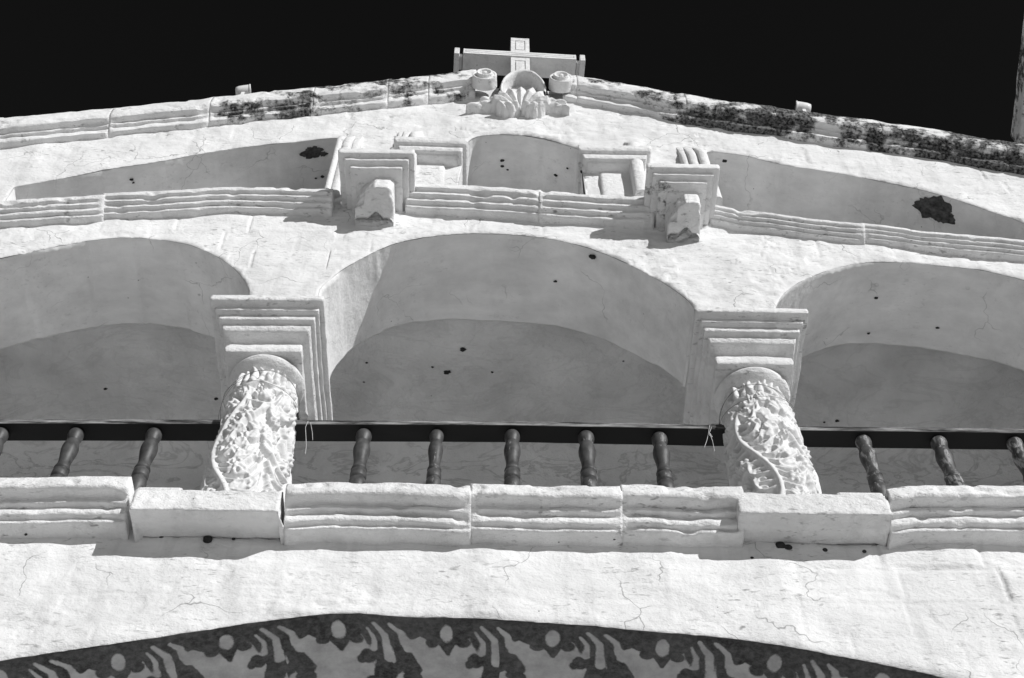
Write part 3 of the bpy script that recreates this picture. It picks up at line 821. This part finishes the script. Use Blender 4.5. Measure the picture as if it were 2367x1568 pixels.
# ---- breaks of the upper cornice (with brackets) and the recess imposts
def img_block(name, xa, xb, yf, yb, steps, xm, seed, slope=0.0, amps=None, grime=None, parent=facade, rside=0.0):
    """steps: [(overhang, image row)] measured on the front centre line"""
    o_ref = steps[0][0]
    x0 = P(xa, steps[0][1], yf - o_ref)[0] + o_ref; x1 = P(xb, steps[0][1], yf - o_ref)[0] - o_ref
    pr = []
    for o, iy in steps:
        z = P(xm, iy, yf - o)[2]; pr.append((o, z if not pr else min(z, pr[-1][1] - 0.0015)))
    return wrap_block(name, x0, x1, yf, yb, pr, M_TRIM, parent, seed, 30, 26, amps or [(0.006, 5), (0.004, 15), (0.002, 40)], slope, rside, grime)
def bracket(xa, xb, itop, ibot, yf, seed, parent):
    """worn bracket: flat cap, left half hollowed out, right half proud and rough, splayed foot"""
    a, b = P(xa, itop, yf), P(xb, itop, yf); zt = a[2]; zb = P((xa + xb) / 2, ibot, -0.02)[2]
    w = b[0] - a[0]; rows = []
    u = np.r_[0, 0, np.linspace(0, 1, 40), 1, 1]
    for k in np.r_[np.linspace(0, 0.12, 8), np.linspace(0.135, 0.70, 16), np.linspace(0.72, 1, 16)]:
        z = zt + (zb - zt) * k
        f = yf if k < 0.74 else yf * (1 - (k - 0.74) / 0.26 * 0.75)
        on = np.clip((k - 0.09) / 0.03, 0, 1) * np.clip((0.80 + 0.10 * (u[2:-2] < 0.25) - k) / 0.10, 0, 1)
        hollow = np.clip((0.52 - u[2:-2]) / 0.52, 0, 1)
        chev = 0.05 * np.clip((k - 0.8) / 0.1, 0, 1) * np.clip(1 - np.abs(u[2:-2] - 0.55) / 0.18 - (0.95 - k) * 3, 0, 1)
        y = f + 0.125 * on * hollow + 0.05 * np.clip(np.abs(u[2:-2] - 0.5) * 2 - 0.8, 0, 1) ** 2 * 8 - chev + 0.02 * np.clip((u[2:-2] - 0.85) / 0.15, 0, 1) ** 2
        yy_ = np.r_[0.05, -0.02, y, -0.02, 0.05]
        rows.append(np.column_stack([a[0] + w * (0.5 + (u - 0.5) * (1.04 - 0.14 * k * (k < 0.8) - 0.02 * (k >= 0.8))), yy_, np.full(len(u), z)]))
    V = rough(np.array(rows), [(0.005, 6), (0.004, 18), (0.002, 45)], seed)
    n, m = V.shape[:2]
    return mesh_obj('bracket', V.reshape(-1, 3), grid_faces(n, m) + [tuple(range(m)), tuple(range((n - 1) * m, n * m))[::-1]], M_TRIM, parent)
def top_grime(seed, thr=0.0):
    def g(V):
        p = fbm(V * 5, 2, seed); return 0.12 + 0.35 * p + thr
    return g
brk = empty('cornice_break'); brk.parent = facade
RS = [(.140, 345), (.146, 349), (.143, 354), (.098, 366), (.103, 367), (.102, 371), (.055, 384), (.060, 385), (.059, 389), (.012, 402), (.0, 405), (-.03, 412)]
img_block('stepped_moulding', 785, 957, -0.30, 0.1, RS, 872, 161, -0.004, grime=top_grime(5), parent=brk)
bracket(825, 912, 405, 520, -0.29, 163, brk)
brk2 = empty('cornice_break'); brk2.parent = facade
RS2 = [(o, iy + 34) for o, iy in RS]
img_block('stepped_moulding', 1496, 1659, -0.30, 0.1, RS2, 1577, 162, -0.02, grime=top_grime(7, 0.10), parent=brk2)
bracket(1543, 1616, 442, 556, -0.29, 164, brk2)
# pilasters of the gable storey: shaft face, vertical rolls, moulded imposts towards the middle recess
def vroll(name, p_top, p_bot, widths, proj, seed, parent, lean=0.0):
    """bundle of vertical rolls standing off the wall"""
    pm = max(proj) * 0.8; a, b = P(*p_top, -pm), P(*p_bot, -pm); n = 60; rows = []
    tot = sum(widths)
    for k in np.linspace(0, 1, n):
        c = a + (b - a) * k; x = c[0] - tot / 2; pts = [(x - 0.004, 0.03)]
        top = min(1.0, 0.1 + k * 4)
        for w, pr in zip(widths, proj):
            for u in np.linspace(0, math.pi, 9):
                pts.append((x + w / 2 - w / 2 * math.cos(u), -pr * top * (0.74 + 0.26 * math.sin(u)) if 0.05 < u < 3.1 else -pr * top * 0.62))
            x += w
        pts.append((x + 0.004, 0.03))
        rows.append(np.column_stack([np.array(pts), np.full(len(pts), c[2])]))
    V = rough(np.array(rows), [(0.004, 6), (0.003, 18)], seed)
    n, m = V.shape[:2]
    return mesh_obj(name, V.reshape(-1, 3), grid_faces(n, m) + [tuple(range(m)), tuple(range((n - 1) * m, n * m))[::-1]], M_TRIM, parent)
pil = empty('gable_pilaster'); pil.parent = facade
pil2 = empty('gable_pilaster'); pil2.parent = facade
vroll('vertical_moulding', (812, 294), (776, 440), [0.05, 0.07, 0.06], [0.10, 0.085, 0.05], 171, pil)
vroll('vertical_moulding', (948, 283), (925, 420), [0.04, 0.065, 0.085], [0.04, 0.08, 0.11], 172, pil)
vroll('vertical_moulding', (1459, 306), (1484, 445), [0.10], [0.12], 173, pil2)
vroll('vertical_moulding', (1594, 322), (1640, 460), [0.05, 0.07, 0.075], [0.05, 0.075, 0.10], 174, pil2)
def slab_face(name, xa0, xb0, i0, xa1, xb1, i1, yf, seed, parent):
    a, b, c, d = P(xa0, i0, yf), P(xb0, i0, yf), P(xa1, i1, yf), P(xb1, i1, yf); rows = []
    for k in np.linspace(0, 1, 26):
        l = a + (c - a) * k; r = b + (d - b) * k
        q = resample(np.array([(l[0], 0.7), (l[0], yf), (r[0], yf), (r[0], 0.7)]), n=60)
        rows.append(np.column_stack([q, np.full(60, l[2])]))
    V = rough(np.array(rows), [(0.004, 4), (0.003, 12)], seed)
    n, m = V.shape[:2]
    return mesh_obj(name, V.reshape(-1, 3), grid_faces(n, m) + [tuple(range(m)), tuple(range((n - 1) * m, n * m))[::-1]], M_TRIM, parent)
slab_face('pilaster_face', 900, 1031, 340, 890, 1026, 460, -0.02, 175, pil)
slab_face('pilaster_face', 1380, 1475, 352, 1396, 1490, 478, -0.02, 176, pil2)
IS = [(.13, 312), (.135, 318), (.122, 325), (.095, 331), (.098, 336), (.088, 343), (.062, 348), (.058, 353), (.03, 362), (.0, 368), (-.03, 371)]
def side_impost(x_in, x_out, iy_off, yf, seed, slope, parent, mirror):
    pr = []
    for o, iy in IS:
        z = P((x_in + x_out) / 2, iy + iy_off, yf - o)[2]; pr.append((o, z if not pr else min(z, pr[-1][1] - 0.0015)))
    o0 = IS[0][0]
    xa = P(x_in, IS[0][1] + iy_off, yf - o0)[0]; xb = P(x_out, IS[0][1] + iy_off, yf - o0)[0]
    lo, hi = min(xa, xb), max(xa, xb)
    return wrap_block('moulded_impost', lo + (o0 if mirror else 0.02), hi - (0.02 if mirror else o0), yf, 0.7, pr, M_TRIM, parent, seed, 30, 34, [(0.004, 5), (0.002, 15), (0.001, 40)], slope, 0.0)
side_impost(945, 1080, 6, -0.03, 177, -0.05, pil, False)
side_impost(1470, 1336, 24, -0.03, 178, -0.004, pil2, True)

# ---- raking cornice of the gable
rk_prof = prof_img(1190, [(.12, 166), (.142, 171), (.146, 179), (.134, 186), (.075, 197), (.080, 198), (.079, 203), (.050, 210), (.056, 211), (.054, 217), (.02, 225), (0.0, 229)])
rk = empty('raking_cornice'); rk.parent = facade
def rake_grime(V):
    x = V[..., 0]; up = np.clip((V[..., 2] - z_rake(x, -0.02)) / 0.10 + 0.5, 0, 1)
    zone = np.interp(x, [-4.6, -2.7, -2.55, -2.0, -1.6, -0.5, 0.2, 0.7, 1.1, 1.3, 1.9, 3.4, 4.6], [0.3, 0.20, 0.22, 0.42, 0.58, 0.46, 0.22, 0.28, 0.44, 0.62, 0.66, 0.58, 0.55])
    patch = 0.42 * fbm(V * np.array([1.6, 3, 3]), 2, 66) + 0.34 * fbm(V * np.array([5, 6, 9]), 2, 67)
    return zone + patch + 0.10 * up - 0.02
def split(pts, cuts):
    pts = PL(pts, -PR); xs = [pts[0, 0]] + cuts + [pts[-1, 0]]; out = []
    for a, b in zip(xs[:-1], xs[1:]):
        x = np.linspace(a, b, 30); out.append(np.stack([x, 0 * x, np.interp(x, pts[:, 0], pts[:, 2])], 1))
    return out
for k, a in enumerate(split(R_L, [-4.0, -3.1, -2.35, -1.55, -0.95, -0.62]) + split(R_R, [0.62, 1.5, 2.2, 3.0, 3.9])):
    moulding('cornice_block', a, rk_prof, M_TRIM, rk, 180, back=0.5, grime=rake_grime, amps=[(0.012, 4), (0.008, 12), (0.004, 32)], step=0.02, end=0.02, wav=1.5)

# ---- scrolls, arched hood, shell
def drum(name, px, py, r, yf, yb_, seed):
    c = P(px, py, yf); n = 56
    rad = [0.0, 0.18, 0.26, 0.34, 0.5, 0.62, 0.72, 0.86, 0.97, 1.0]; dep = [-0.035, -0.03, 0.004, 0.004, -0.03, -0.034, 0.0, -0.010, -0.010, 0.004]
    rad += [1.01, 1.02, 1.03, 1.04]; dep += list(np.linspace(0.06, yb_ - yf, 4))
    pr = resample(np.column_stack([np.array(rad) * r, dep]), 0.007); a = np.linspace(0, 2 * math.pi, n, endpoint=False)
    spiral = 0.12 * r
    V = np.stack([c[0] + pr[:, 0][:, None] * np.cos(a)[None] + 0 * a[None], yf + pr[:, 1][:, None] + 0 * a[None], c[2] + pr[:, 0][:, None] * np.sin(a)[None]], -1)
    return grid_obj(name, rough(V, [(0.006, 7), (0.003, 22)], seed, True), M_LICH, facade, wrap=True, attrs={'grime': 0.10 + 0.25 * fbm(V * 6, 2, seed)})
drum('scroll', 1120, 174, 0.102, -0.17, -0.075, 191)
drum('scroll', 1297, 180, 0.098, -0.17, -0.075, 192)
hood = empty('arched_hood'); hood.parent = facade
hc = P(1209, 207, -0.10); ht = P(1204, 156, -0.10)[2] - hc[2]; hw = 0.212
def arch_ring(name, r0, r1, ya, yb_, mat, seed, grime):
    a = np.linspace(-0.12, math.pi + 0.12, 64); rows = []
    loop = [(r0, yb_), (r0, ya), ((r0 + r1) / 2, ya - 0.012), (r1, ya), (r1, yb_)]
    q = resample(np.array(loop), n=26)
    V = np.stack([hc[0] + np.cos(a)[:, None] * q[None, :, 0] * hw, np.repeat(q[None, :, 1], 64, 0), hc[2] + np.sin(a)[:, None] * q[None, :, 0] * ht], -1)
    return grid_obj(name, rough(V, [(0.005, 8), (0.003, 25)], seed), M_LICH, hood, attrs={'grime': np.full(V.shape[:2], grime) + 0.3 * fbm(V * 7, 2, seed)})
arch_ring('outer_rim', 0.90, 1.0, -0.05, 0.20, M_TRIM, 195, 0.52)
arch_ring('inner_rim', 0.80, 0.905, -0.10, 0.20, M_TRIM, 196, 0.22)
a = np.linspace(0, math.pi, 40); rr = np.linspace(0, 0.83, 16)
V = np.stack([hc[0] + np.cos(a)[:, None] * rr[None] * hw, 0.03 - 0.015 * (1 - (rr[None] / 0.83) ** 2) + 0 * a[:, None], hc[2] + np.sin(a)[:, None] * rr[None] * ht], -1)
grid_obj('lunette', rough(V, [(0.004, 8), (0.002, 25)], 197), M_TRIM, hood)
slab = box_obj('hood_sill', (hc[0] - 0.225, -0.06, hc[2] - 0.10), (hc[0] + 0.225, 0.15, hc[2] - 0.01), M_TRIM, hood, 0.015)
# shell relief: height over the wall
sc0 = P(1204, 238, -0.10); nx, nz = 190, 130
X = np.linspace(-0.50, 0.50, nx)[:, None] + np.zeros((1, nz)); Z = np.linspace(-0.26, 0.36, nz)[None] + np.zeros((nx, 1))
Hs = np.full_like(X, -0.03)
r = np.hypot(X * 1.0, Z); an = np.arctan2(Z, X)
saw = np.abs(((an / math.pi * 7) % 1.0) - 0.5) * 2          # sharp flutes
edge_r = 0.27 - 0.025 * saw ** 2
fan = (0.095 + 0.032 * (1 - saw)) * np.clip(0.35 + r / 0.20, 0, 1.15) * np.clip((edge_r - r) / 0.045, 0, 1) ** 0.6 * np.clip((Z + 0.005) / 0.015, 0, 1)
Hs = np.maximum(Hs, np.where(fan > 0.006, fan, -0.03))
def leafy(pts, w, h, seed):
    global Hs
    q = resample(np.array(pts, float), n=9); best = np.full_like(X, 9.0); kk = np.zeros_like(X)
    for i in range(8):
        ax, az = q[i]; ex, ez = q[i + 1] - q[i]
        t = np.clip(((X - ax) * ex + (Z - az) * ez) / (ex * ex + ez * ez), 0, 1)
        d = np.hypot(X - ax - t * ex, Z - az - t * ez)
        u = d < best; best = np.where(u, d, best); kk = np.where(u, (i + t) / 8, kk)
    ww = w * np.sin(np.clip(kk * 0.9 + 0.1, 0, 1) * math.pi) ** 0.6 * (0.85 + 0.25 * np.abs(np.sin(kk * 11 + seed)))
    g = np.sqrt(np.clip(1 - (best / np.maximum(ww, 1e-3)) ** 2, 0, 1)) * h * (0.8 + 0.2 * np.abs(np.sin(kk * 9 + best * 60)))
    Hs = np.maximum(Hs, np.where(g > 0.006, g, -0.03))
leafy([(-0.02, -0.02), (-0.10, -0.045), (-0.20, -0.03)], 0.055, 0.135, 1); leafy([(0.02, -0.02), (0.10, -0.045), (0.20, -0.03)], 0.055, 0.135, 2)
leafy([(-0.14, 0.02), (-0.28, 0.045), (-0.38, 0.02), (-0.45, -0.01)], 0.045, 0.095, 3); leafy([(0.14, 0.02), (0.27, 0.04), (0.35, 0.0), (0.40, -0.05)], 0.045, 0.10, 4)
leafy([(-0.12, 0.06), (-0.24, 0.12), (-0.34, 0.11)], 0.045, 0.10, 5); leafy([(0.12, 0.06), (0.25, 0.11), (0.38, 0.06)], 0.045, 0.10, 6)
Hs -= 0.08 * np.exp(-(X / 0.012) ** 2) * (Z < 0.005)
V = np.stack([sc0[0] + X, 0.0 - Hs, sc0[2] + Z], -1)
grid_obj('shell_ornament', rough(V, [(0.006, 9), (0.005, 24)], 199), M_LICH, facade, attrs={'grime': 0.08 + 0.3 * fbm(V * 9, 2, 201)})

# body of the building behind the front
box_obj('nave_wall', (-4.9, 1.4, z_low_top), (4.9, 14, z_floor - 0.3), M_WALL, facade, 0.0)
box_obj('attic_wall', (-4.9, 2.12, z_floor), (4.9, 14, P(0, 330, 0.3)[2]), M_WALL, facade, 0.0)
rb = PL(R_L, -PR)[:, [0, 2]]; rb2 = PL(R_R, -PR)[:, [0, 2]]
gp = np.vstack([rb, rb2]); gp[:, 1] -= 0.06
V = np.stack([np.column_stack([gp[:, 0], np.full(len(gp), y), gp[:, 1]]) for y in (0.08, 0.85)], 1)
grid_obj('gable_coping', V, M_TRIM, facade)
V = np.stack([np.column_stack([gp[:, 0], np.full(len(gp), 0.85), gp[:, 1]]), np.column_stack([gp[:, 0], np.full(len(gp), 0.85), np.full(len(gp), zc + 0.06)])], 1)
grid_obj('gable_back_wall', V, M_WALL, facade)

# ---- blemishes: dark holes on the mouldings, peeled patches in the recesses
def hole(px, py, Y, r, seed):
    c = P(px, py, Y); blob('plaster_hole', c, (r, r * 0.6, r), seed, facade, M_HOLE)
for k, (px, py, Y, r) in enumerate(((374, 1240, 0.0, 0.014), (480, 1246, 0.0, 0.026), (540, 1246, 0, 0.009), (810, 1241, -0.03, 0.015), (766, 1239, -0.03, 0.009), (1803, 1262, 0, 0.03), (1822, 1266, 0, 0.022),
        (1907, 1272, 0, 0.012), (1998, 1275, 0, 0.01), (1739, 1291, 0, 0.01), (1700, 1250, -0.02, 0.012), (1348, 1250, -0.02, 0.008), (1420, 1253, -0.02, 0.007), (1562, 1255, -0.02, 0.007), (60, 1236, -0.03, 0.008), (1420, 1246, -0.05, 0.007))):
    hole(px, py, Y, r, 300 + k)
dg = bpy.context.evaluated_depsgraph_get()
def peel(px, py, rx, rz, seed, plane_y=None, mat=M_PEEL):
    """irregular patch of bare render, hugging whatever surface the survey ray meets"""
    bpy.context.view_layer.update()
    n = 40; rnd = np.random.RandomState(seed); ctr = None; V = []
    d0 = P(px, py, 0) - CAM; d0 /= np.linalg.norm(d0)
    hit, loc, nor, *_ = scene.ray_cast(bpy.context.evaluated_depsgraph_get(), Vector(CAM), Vector(d0))
    if not hit: return
    nor = Vector(nor)
    if nor.dot(Vector(d0)) > 0: nor = -nor
    t1 = nor.cross(Vector((0, 1, 0) if abs(nor.y) < 0.8 else (0, 0, 1))).normalized(); t2 = nor.cross(t1)
    for ring in (0.0, 0.5, 0.8, 1.0):
        for i in range(n):
            a = 2 * math.pi * i / n
            k = 1 + 0.45 * vnoise(np.array([math.cos(a) * 1.6 + seed, math.sin(a) * 1.6, 0.5]), seed) + 0.25 * vnoise(np.array([math.cos(a) * 5 + seed, math.sin(a) * 5, 0.5]), seed)
            q = Vector(loc) + t1 * (rx * ring * k * math.cos(a)) + t2 * (rz * ring * k * math.sin(a)) + nor * (0.010 if ring < 1 else 0.004)
            V.append(q)
    F = grid_faces(4, n, 0, True)
    mesh_obj('peeled_patch', V, F, mat, facade)
peel(722, 352, 0.085, 0.055, 1); peel(705, 358, 0.05, 0.025, 6); peel(748, 356, 0.03, 0.02, 8); peel(2160, 483, 0.15, 0.10, 4); peel(2178, 500, 0.10, 0.05, 5)
for k, (px, py, r) in enumerate(((304, 415, 0.02), (308, 422, 0.012), (1161, 371, 0.02), (1161, 384, 0.02), (1173, 392, 0.012), (1285, 405, 0.022), (1345, 397, 0.018), (1312, 389, 0.012), (1675, 372, 0.022), (1374, 592, 0.02), (1369, 593, 0.03),
        (1284, 650, 0.016), (1070, 808, 0.03), (1034, 860, 0.034), (1138, 860, 0.014), (244, 898, 0.02), (2025, 688, 0.016), (2167, 757, 0.016), (1000, 848, 0.012), (2007, 770, 0.014), (1935, 973, 0.02), (1905, 976, 0.012), (848, 838, 0.012), (500, 922, 0.02), (745, 408, 0.02), (730, 412, 0.012))):
    peel(px, py, r * 0.8, r * 0.55, 20 + k, mat=M_HOLE)

# ------------------------------------------------------------------ balustrades
bal_prof_top = [(0.022, 0.0), (0.040, -0.005), (0.047, -0.022), (0.048, -0.045), (0.044, -0.070), (0.036, -0.088), (0.0345, -0.096), (0.041, -0.104), (0.041, -0.112), (0.047, -0.135), (0.051, -0.165), (0.050, -0.195), (0.044, -0.235), (0.0385, -0.275), (0.037, -0.305), (0.040, -0.330), (0.046, -0.350), (0.0475, -0.358),
                (0.037, -0.362), (0.037, -0.368), (0.046, -0.375), (0.0485, -0.40), (0.048, -0.425), (0.046, -0.434), (0.037, -0.438), (0.037, -0.446), (0.048, -0.453), (0.051, -0.49), (0.050, -0.53)]
YR0, YR1 = 0.19, 0.32
zr = [P(1190, 981, YR0)[2]]
def bal_mesh(Htot, k):
    lower = [(0.040, -0.56), (0.046, -0.60), (0.038, -0.66), (0.030, -0.70), (0.042, -0.74), (0.046, -0.80), (0.046, -Htot)]
    s = 1 + 0.05 * k
    return lathe_mesh('baluster', [(r * s, z) for r, z in bal_prof_top + lower])
Hbal = zr[0] - z_floor
bal_meshes = [bal_mesh(Hbal + 0.02, k) for k in (0, -0.4, 0.5, -2.2)]
for m in bal_meshes: m.materials.append(M_WOOD)
def balustrade(label, rail_px, xs_px, slope_rows, grp):
    xa, xb = P(rail_px[0], 985, YR0)[0], P(rail_px[1], 985, YR0)[0]
    root = empty('balustrade', ((xa + xb) / 2, 0.25, z_floor), label, 'balustrade', grp)
    def zrail(x): return np.interp(x, *slope_rows)
    n = 90; x = np.linspace(xa, xb, n); rows = []; worn = []
    h = 0.045
    sec = [(YR1, 0), (YR0 + 0.05, 0), (YR0 + 0.003, 0), (YR0, 0.003), (YR0, h * 0.5), (YR0, h - 0.006), (YR0 + 0.006, h), (YR1, h), (YR1, 0)]
    wn = [0, 0, 0, 1, 1, 1, 1, 1, 0]
    V = np.array([[(q, s[0], zrail(q) + s[1]) for s in sec] for q in x])
    V[:, :, 2] += 0.002 * fbm(V * np.array([4, 20, 40]), 2, 5)
    m_ = len(sec)
    rail = mesh_obj('rail', V.reshape(-1, 3), grid_faces(n, m_) + [tuple(range(m_ - 1)), tuple(range((n - 1) * m_, n * m_ - 1))[::-1]], M_RAIL, None, False, {'worn': np.tile(wn, n)})
    keep(root, rail)
    for k, (px, kind) in enumerate(xs_px):
        b = bpy.data.objects.new('baluster', bal_meshes[kind]); col.objects.link(b)
        yb_ = (YR0 + YR1) / 2
        xx = P(px, 1000, yb_)[0]
        b.location = (xx, yb_, zrail(xx) + 0.003); b.rotation_euler = (0.0, 0.0, 0.7 * k + px)
        keep(root, b)
    return root
rows = (np.array([P(p, q, YR0)[0] for p, q in ((-900, 978), (0, 979), (520, 980), (1190, 983), (1660, 992), (2367, 1001), (3200, 1010))]),
        np.array([P(p, q, YR0)[2] for p, q in ((-900, 978), (0, 979), (520, 980), (1190, 983), (1660, 992), (2367, 1001), (3200, 1010))]))
G = 'wooden balustrade spans of the loggia'
balustrade('dark wooden balustrade span left of the left carved column', (-620, 545), [(-520, 0), (-345, 1), (-170, 2), (4, 0), (178, 1), (358, 0)], rows, G)
balustrade('dark wooden balustrade span between the two carved columns', (650, 1715), [(842, 0), (1010, 3), (1184, 1), (1354, 2), (1522, 0)], rows, G)
balustrade('dark wooden balustrade span right of the right carved column', (1800, 2960), [(1988, 0), (2160, 2), (2333, 1), (2508, 0), (2685, 2)], rows, G)

# ------------------------------------------------------------------ strings tied to the rail
def string(name, label, pts, r, mat):
    o = tube(name, pts, r, mat, None, 5); o['label'] = label; o['category'] = 'string'
yr = YR0 - 0.006
s1 = [P(706, 1050, yr), P(708, 1030, yr), P(707, 1005, yr), P(706, 988, yr), P(712, 974, yr), P(714, 972, yr + 0.03), P(718, 978, yr), P(722, 1000, yr), P(723, 1018, yr)]
string('loose_string', 'thin pale string hanging over the rail beside the left carved column', smooth(resample(np.array(s1), 0.006), 3), 0.0015, M_STR)
s2 = [P(1628, 1035, yr), P(1634, 1018, yr), P(1638, 1000, yr), P(1640, 984, yr), P(1643, 982, yr + 0.02), P(1644, 990, yr), P(1638, 1005, yr - 0.01), P(1648, 1012, yr), P(1640, 1000, yr - 0.008), P(1647, 1020, yr), P(1651, 1040, yr), P(1652, 1044, yr)]
string('loose_string', 'knotted pale string tied round the rail beside the right carved column', smooth(resample(np.array(s2), 0.006), 3), 0.0017, M_STR)

# ------------------------------------------------------------------ cross on the gable
cy = 0.22
cb = P(1201, 160, cy)
cross = empty('stone_cross', (cb[0], cy, z_rake(np.array([cb[0]]), -0.06)[0]), 'white stone cross with panelled arms on top of the gable', 'cross')
z_top = P(1200, 88, cy - 0.10)[2]
zb1, zb0 = P(1200, 120, cy - 0.11)[2], P(1200, 130.5, cy - 0.11)[2]
wu = P(1222, 100, cy - 0.1)[0] - P(1179, 100, cy - 0.1)[0]
xl, xr = P(1069, 127, cy - 0.11)[0] - cb[0], P(1331, 121, cy - 0.11)[0] - cb[0]
cz0 = z_rake(np.array([cb[0]]), -0.06)[0]
Mx = Matrix.Translation((cb[0], cy, 0)) @ Matrix.Rotation(math.radians(2.6), 4, 'Z')
def cpart(name, lo, hi, bev=0.006):
    o = box_obj(name, lo, hi, M_TRIM, None, bev, Mx); keep(cross, o); return o
h2 = wu / 2
d1, d0 = -0.10, 0.085
cpart('upright', (-h2, d1 + 0.012, cz0 - 0.2), (h2, d0, z_top))
def panel(x0, x1, z0, z1, y, rim, gap, name='panel'):
    """raised rim and raised field with a groove between them"""
    cpart('panel_rim', (x0, y, z0), (x0 + rim, y + 0.02, z1), 0.002); cpart('panel_rim', (x1 - rim, y, z0), (x1, y + 0.02, z1), 0.002)
    cpart('panel_rim', (x0 + rim - 0.001, y + 0.001, z0), (x1 - rim + 0.001, y + 0.02, z0 + rim * 1.6), 0.002); cpart('panel_rim', (x0 + rim - 0.001, y + 0.001, z1 - rim * 1.6), (x1 - rim + 0.001, y + 0.02, z1), 0.002)
    cpart('panel_field', (x0 + rim + gap, y + 0.001, z0 + rim * 1.6 + gap * 1.5), (x1 - rim - gap, y + 0.02, z1 - rim * 1.6 - gap * 1.5), 0.002)
panel(-h2 + 0.001, h2 - 0.001, zb1 + 0.008, z_top - 0.004, d1, wu * 0.22, wu * 0.05)
panel(-h2 + 0.001, h2 - 0.001, zb1 - 1.5 * (z_top - zb1), zb0 - 0.008, d1, wu * 0.22, wu * 0.05)
cpart('crossarm', (xl, d1 + 0.004, zb0), (xr, d0 + 0.004, zb1))
panel(xl + 0.003, xr - 0.003, zb0 + 0.002, zb1 - 0.002, d1 - 0.012, (zb1 - zb0) * 0.17, (zb1 - zb0) * 0.05)
for s, xe in ((-1, xl), (1, xr)):
    a, b = sorted((xe + s * 0.003, xe + s * 0.035)); cpart('arm_neck', (a, d1 + 0.03, zb0 + 0.02), (b, d0 - 0.02, zb1 - 0.03))
    a, b = sorted((xe + s * 0.032, xe + s * 0.080)); cpart('arm_end', (a, d1 - 0.012, zb0 - 0.015), (b, d0 + 0.02, zb1 + 0.01))

# ------------------------------------------------------------------ flood lamps behind the gable edge
def lamp(px, py, label, rz):
    yl = 0.30; c = P(px, py, yl)
    root = empty('flood_lamp', (c[0], yl, z_rake(np.array([c[0]]), -0.04)[0]), label, 'lamp', 'flood lamps on the gable edge')
    Ml = Matrix.Translation((c[0], yl, c[2])) @ Matrix.Rotation(rz, 4, 'Y') @ Matrix.Rotation(math.radians(90), 4, 'Y') @ Matrix.Scale(0.82, 4)
    me = lathe_mesh('housing', [(0.03, -0.09), (0.05, -0.085), (0.062, -0.05), (0.068, 0.0), (0.072, 0.05), (0.072, 0.058)], 28); me.transform(Ml)
    a = new_obj('housing', me, M_LAMP)
    me = lathe_mesh('rim', [(0.070, 0.060), (0.078, 0.062), (0.078, 0.074), (0.068, 0.076)], 28); me.transform(Ml)
    b = new_obj('rim', me, M_LAMP)
    me = lathe_mesh('lens', [(0.066, 0.0765), (0.04, 0.080), (0.001, 0.081)], 28); me.transform(Ml)
    d = new_obj('lens', me, M_GLASS)
    e = box_obj('bracket', (c[0] - 0.015, yl - 0.02, root.location.z - 0.05), (c[0] + 0.015, yl + 0.02, c[2] - 0.05), M_LAMP, None, 0.003)
    keep(root, a, b, d, e)
lamp(564, 212, 'small white flood lamp on the left slope of the gable', math.radians(-8))
lamp(1855, 251, 'small white flood lamp on the right slope of the gable', math.radians(188))

# ------------------------------------------------------------------ bell tower just entering at the right
# its overhanging stone cornice is what shows: one long edge running back from the viewer
y1, y2 = 0.9, 0.9
A_ = P(2396, -10, y1); zA = A_[2]
while P(2353, 345, y2)[2] < zA: y2 += 0.02
B_ = P(2353, 345, y2)
tower = empty('bell_tower', (A_[0] + 1.6, (y1 + y2) / 2, 0), 'weathered dark stone tower corner at the right edge behind the gable', 'tower')
def slab_poly(name, x_off, ya, yb_, z0, z1, mat, seed, g):
    xa = np.interp([ya, yb_], [y1, y2], [A_[0], B_[0]]) + x_off
    rows = []
    for z in np.linspace(z0, z1, max(4, int((z1 - z0) / 0.05))):
        q = resample(np.array([(xa[1] + 3.0, yb_), (xa[1], yb_), (xa[0], ya), (xa[0] + 3.0, ya), (xa[1] + 3.0, yb_ - 0.01)]), n=160); rows.append(np.column_stack([q, np.full(160, z)]))
    c = np.array(rows); lo = c[0].copy(); ctr = lo.mean(0)
    caps = [ctr + (lo - ctr) * k for k in (0.2, 0.5, 0.7, 0.8, 0.88, 0.93, 0.97)]
    V = np.concatenate([np.array(caps), c], 0)
    V = rough(V, [(0.015, 3), (0.010, 10)], seed)
    n, m = V.shape[:2]
    o = mesh_obj(name, V.reshape(-1, 3), grid_faces(n, m) + [tuple(range((n - 1) * m, n * m))[::-1]], mat, None, True, {'grime': (g + 0.35 * fbm(V * 3, 2, 9)).ravel()})
    keep(tower, o)
slab_poly('cornice_slab', 0.0, y1, y2, zA, zA + 0.35, M_LICH, 221, 0.5)
slab_poly('shaft', 0.45, y1 + 0.3, y2 - 0.2, 0.0, zA + 0.1, M_LICH, 220, 0.3)
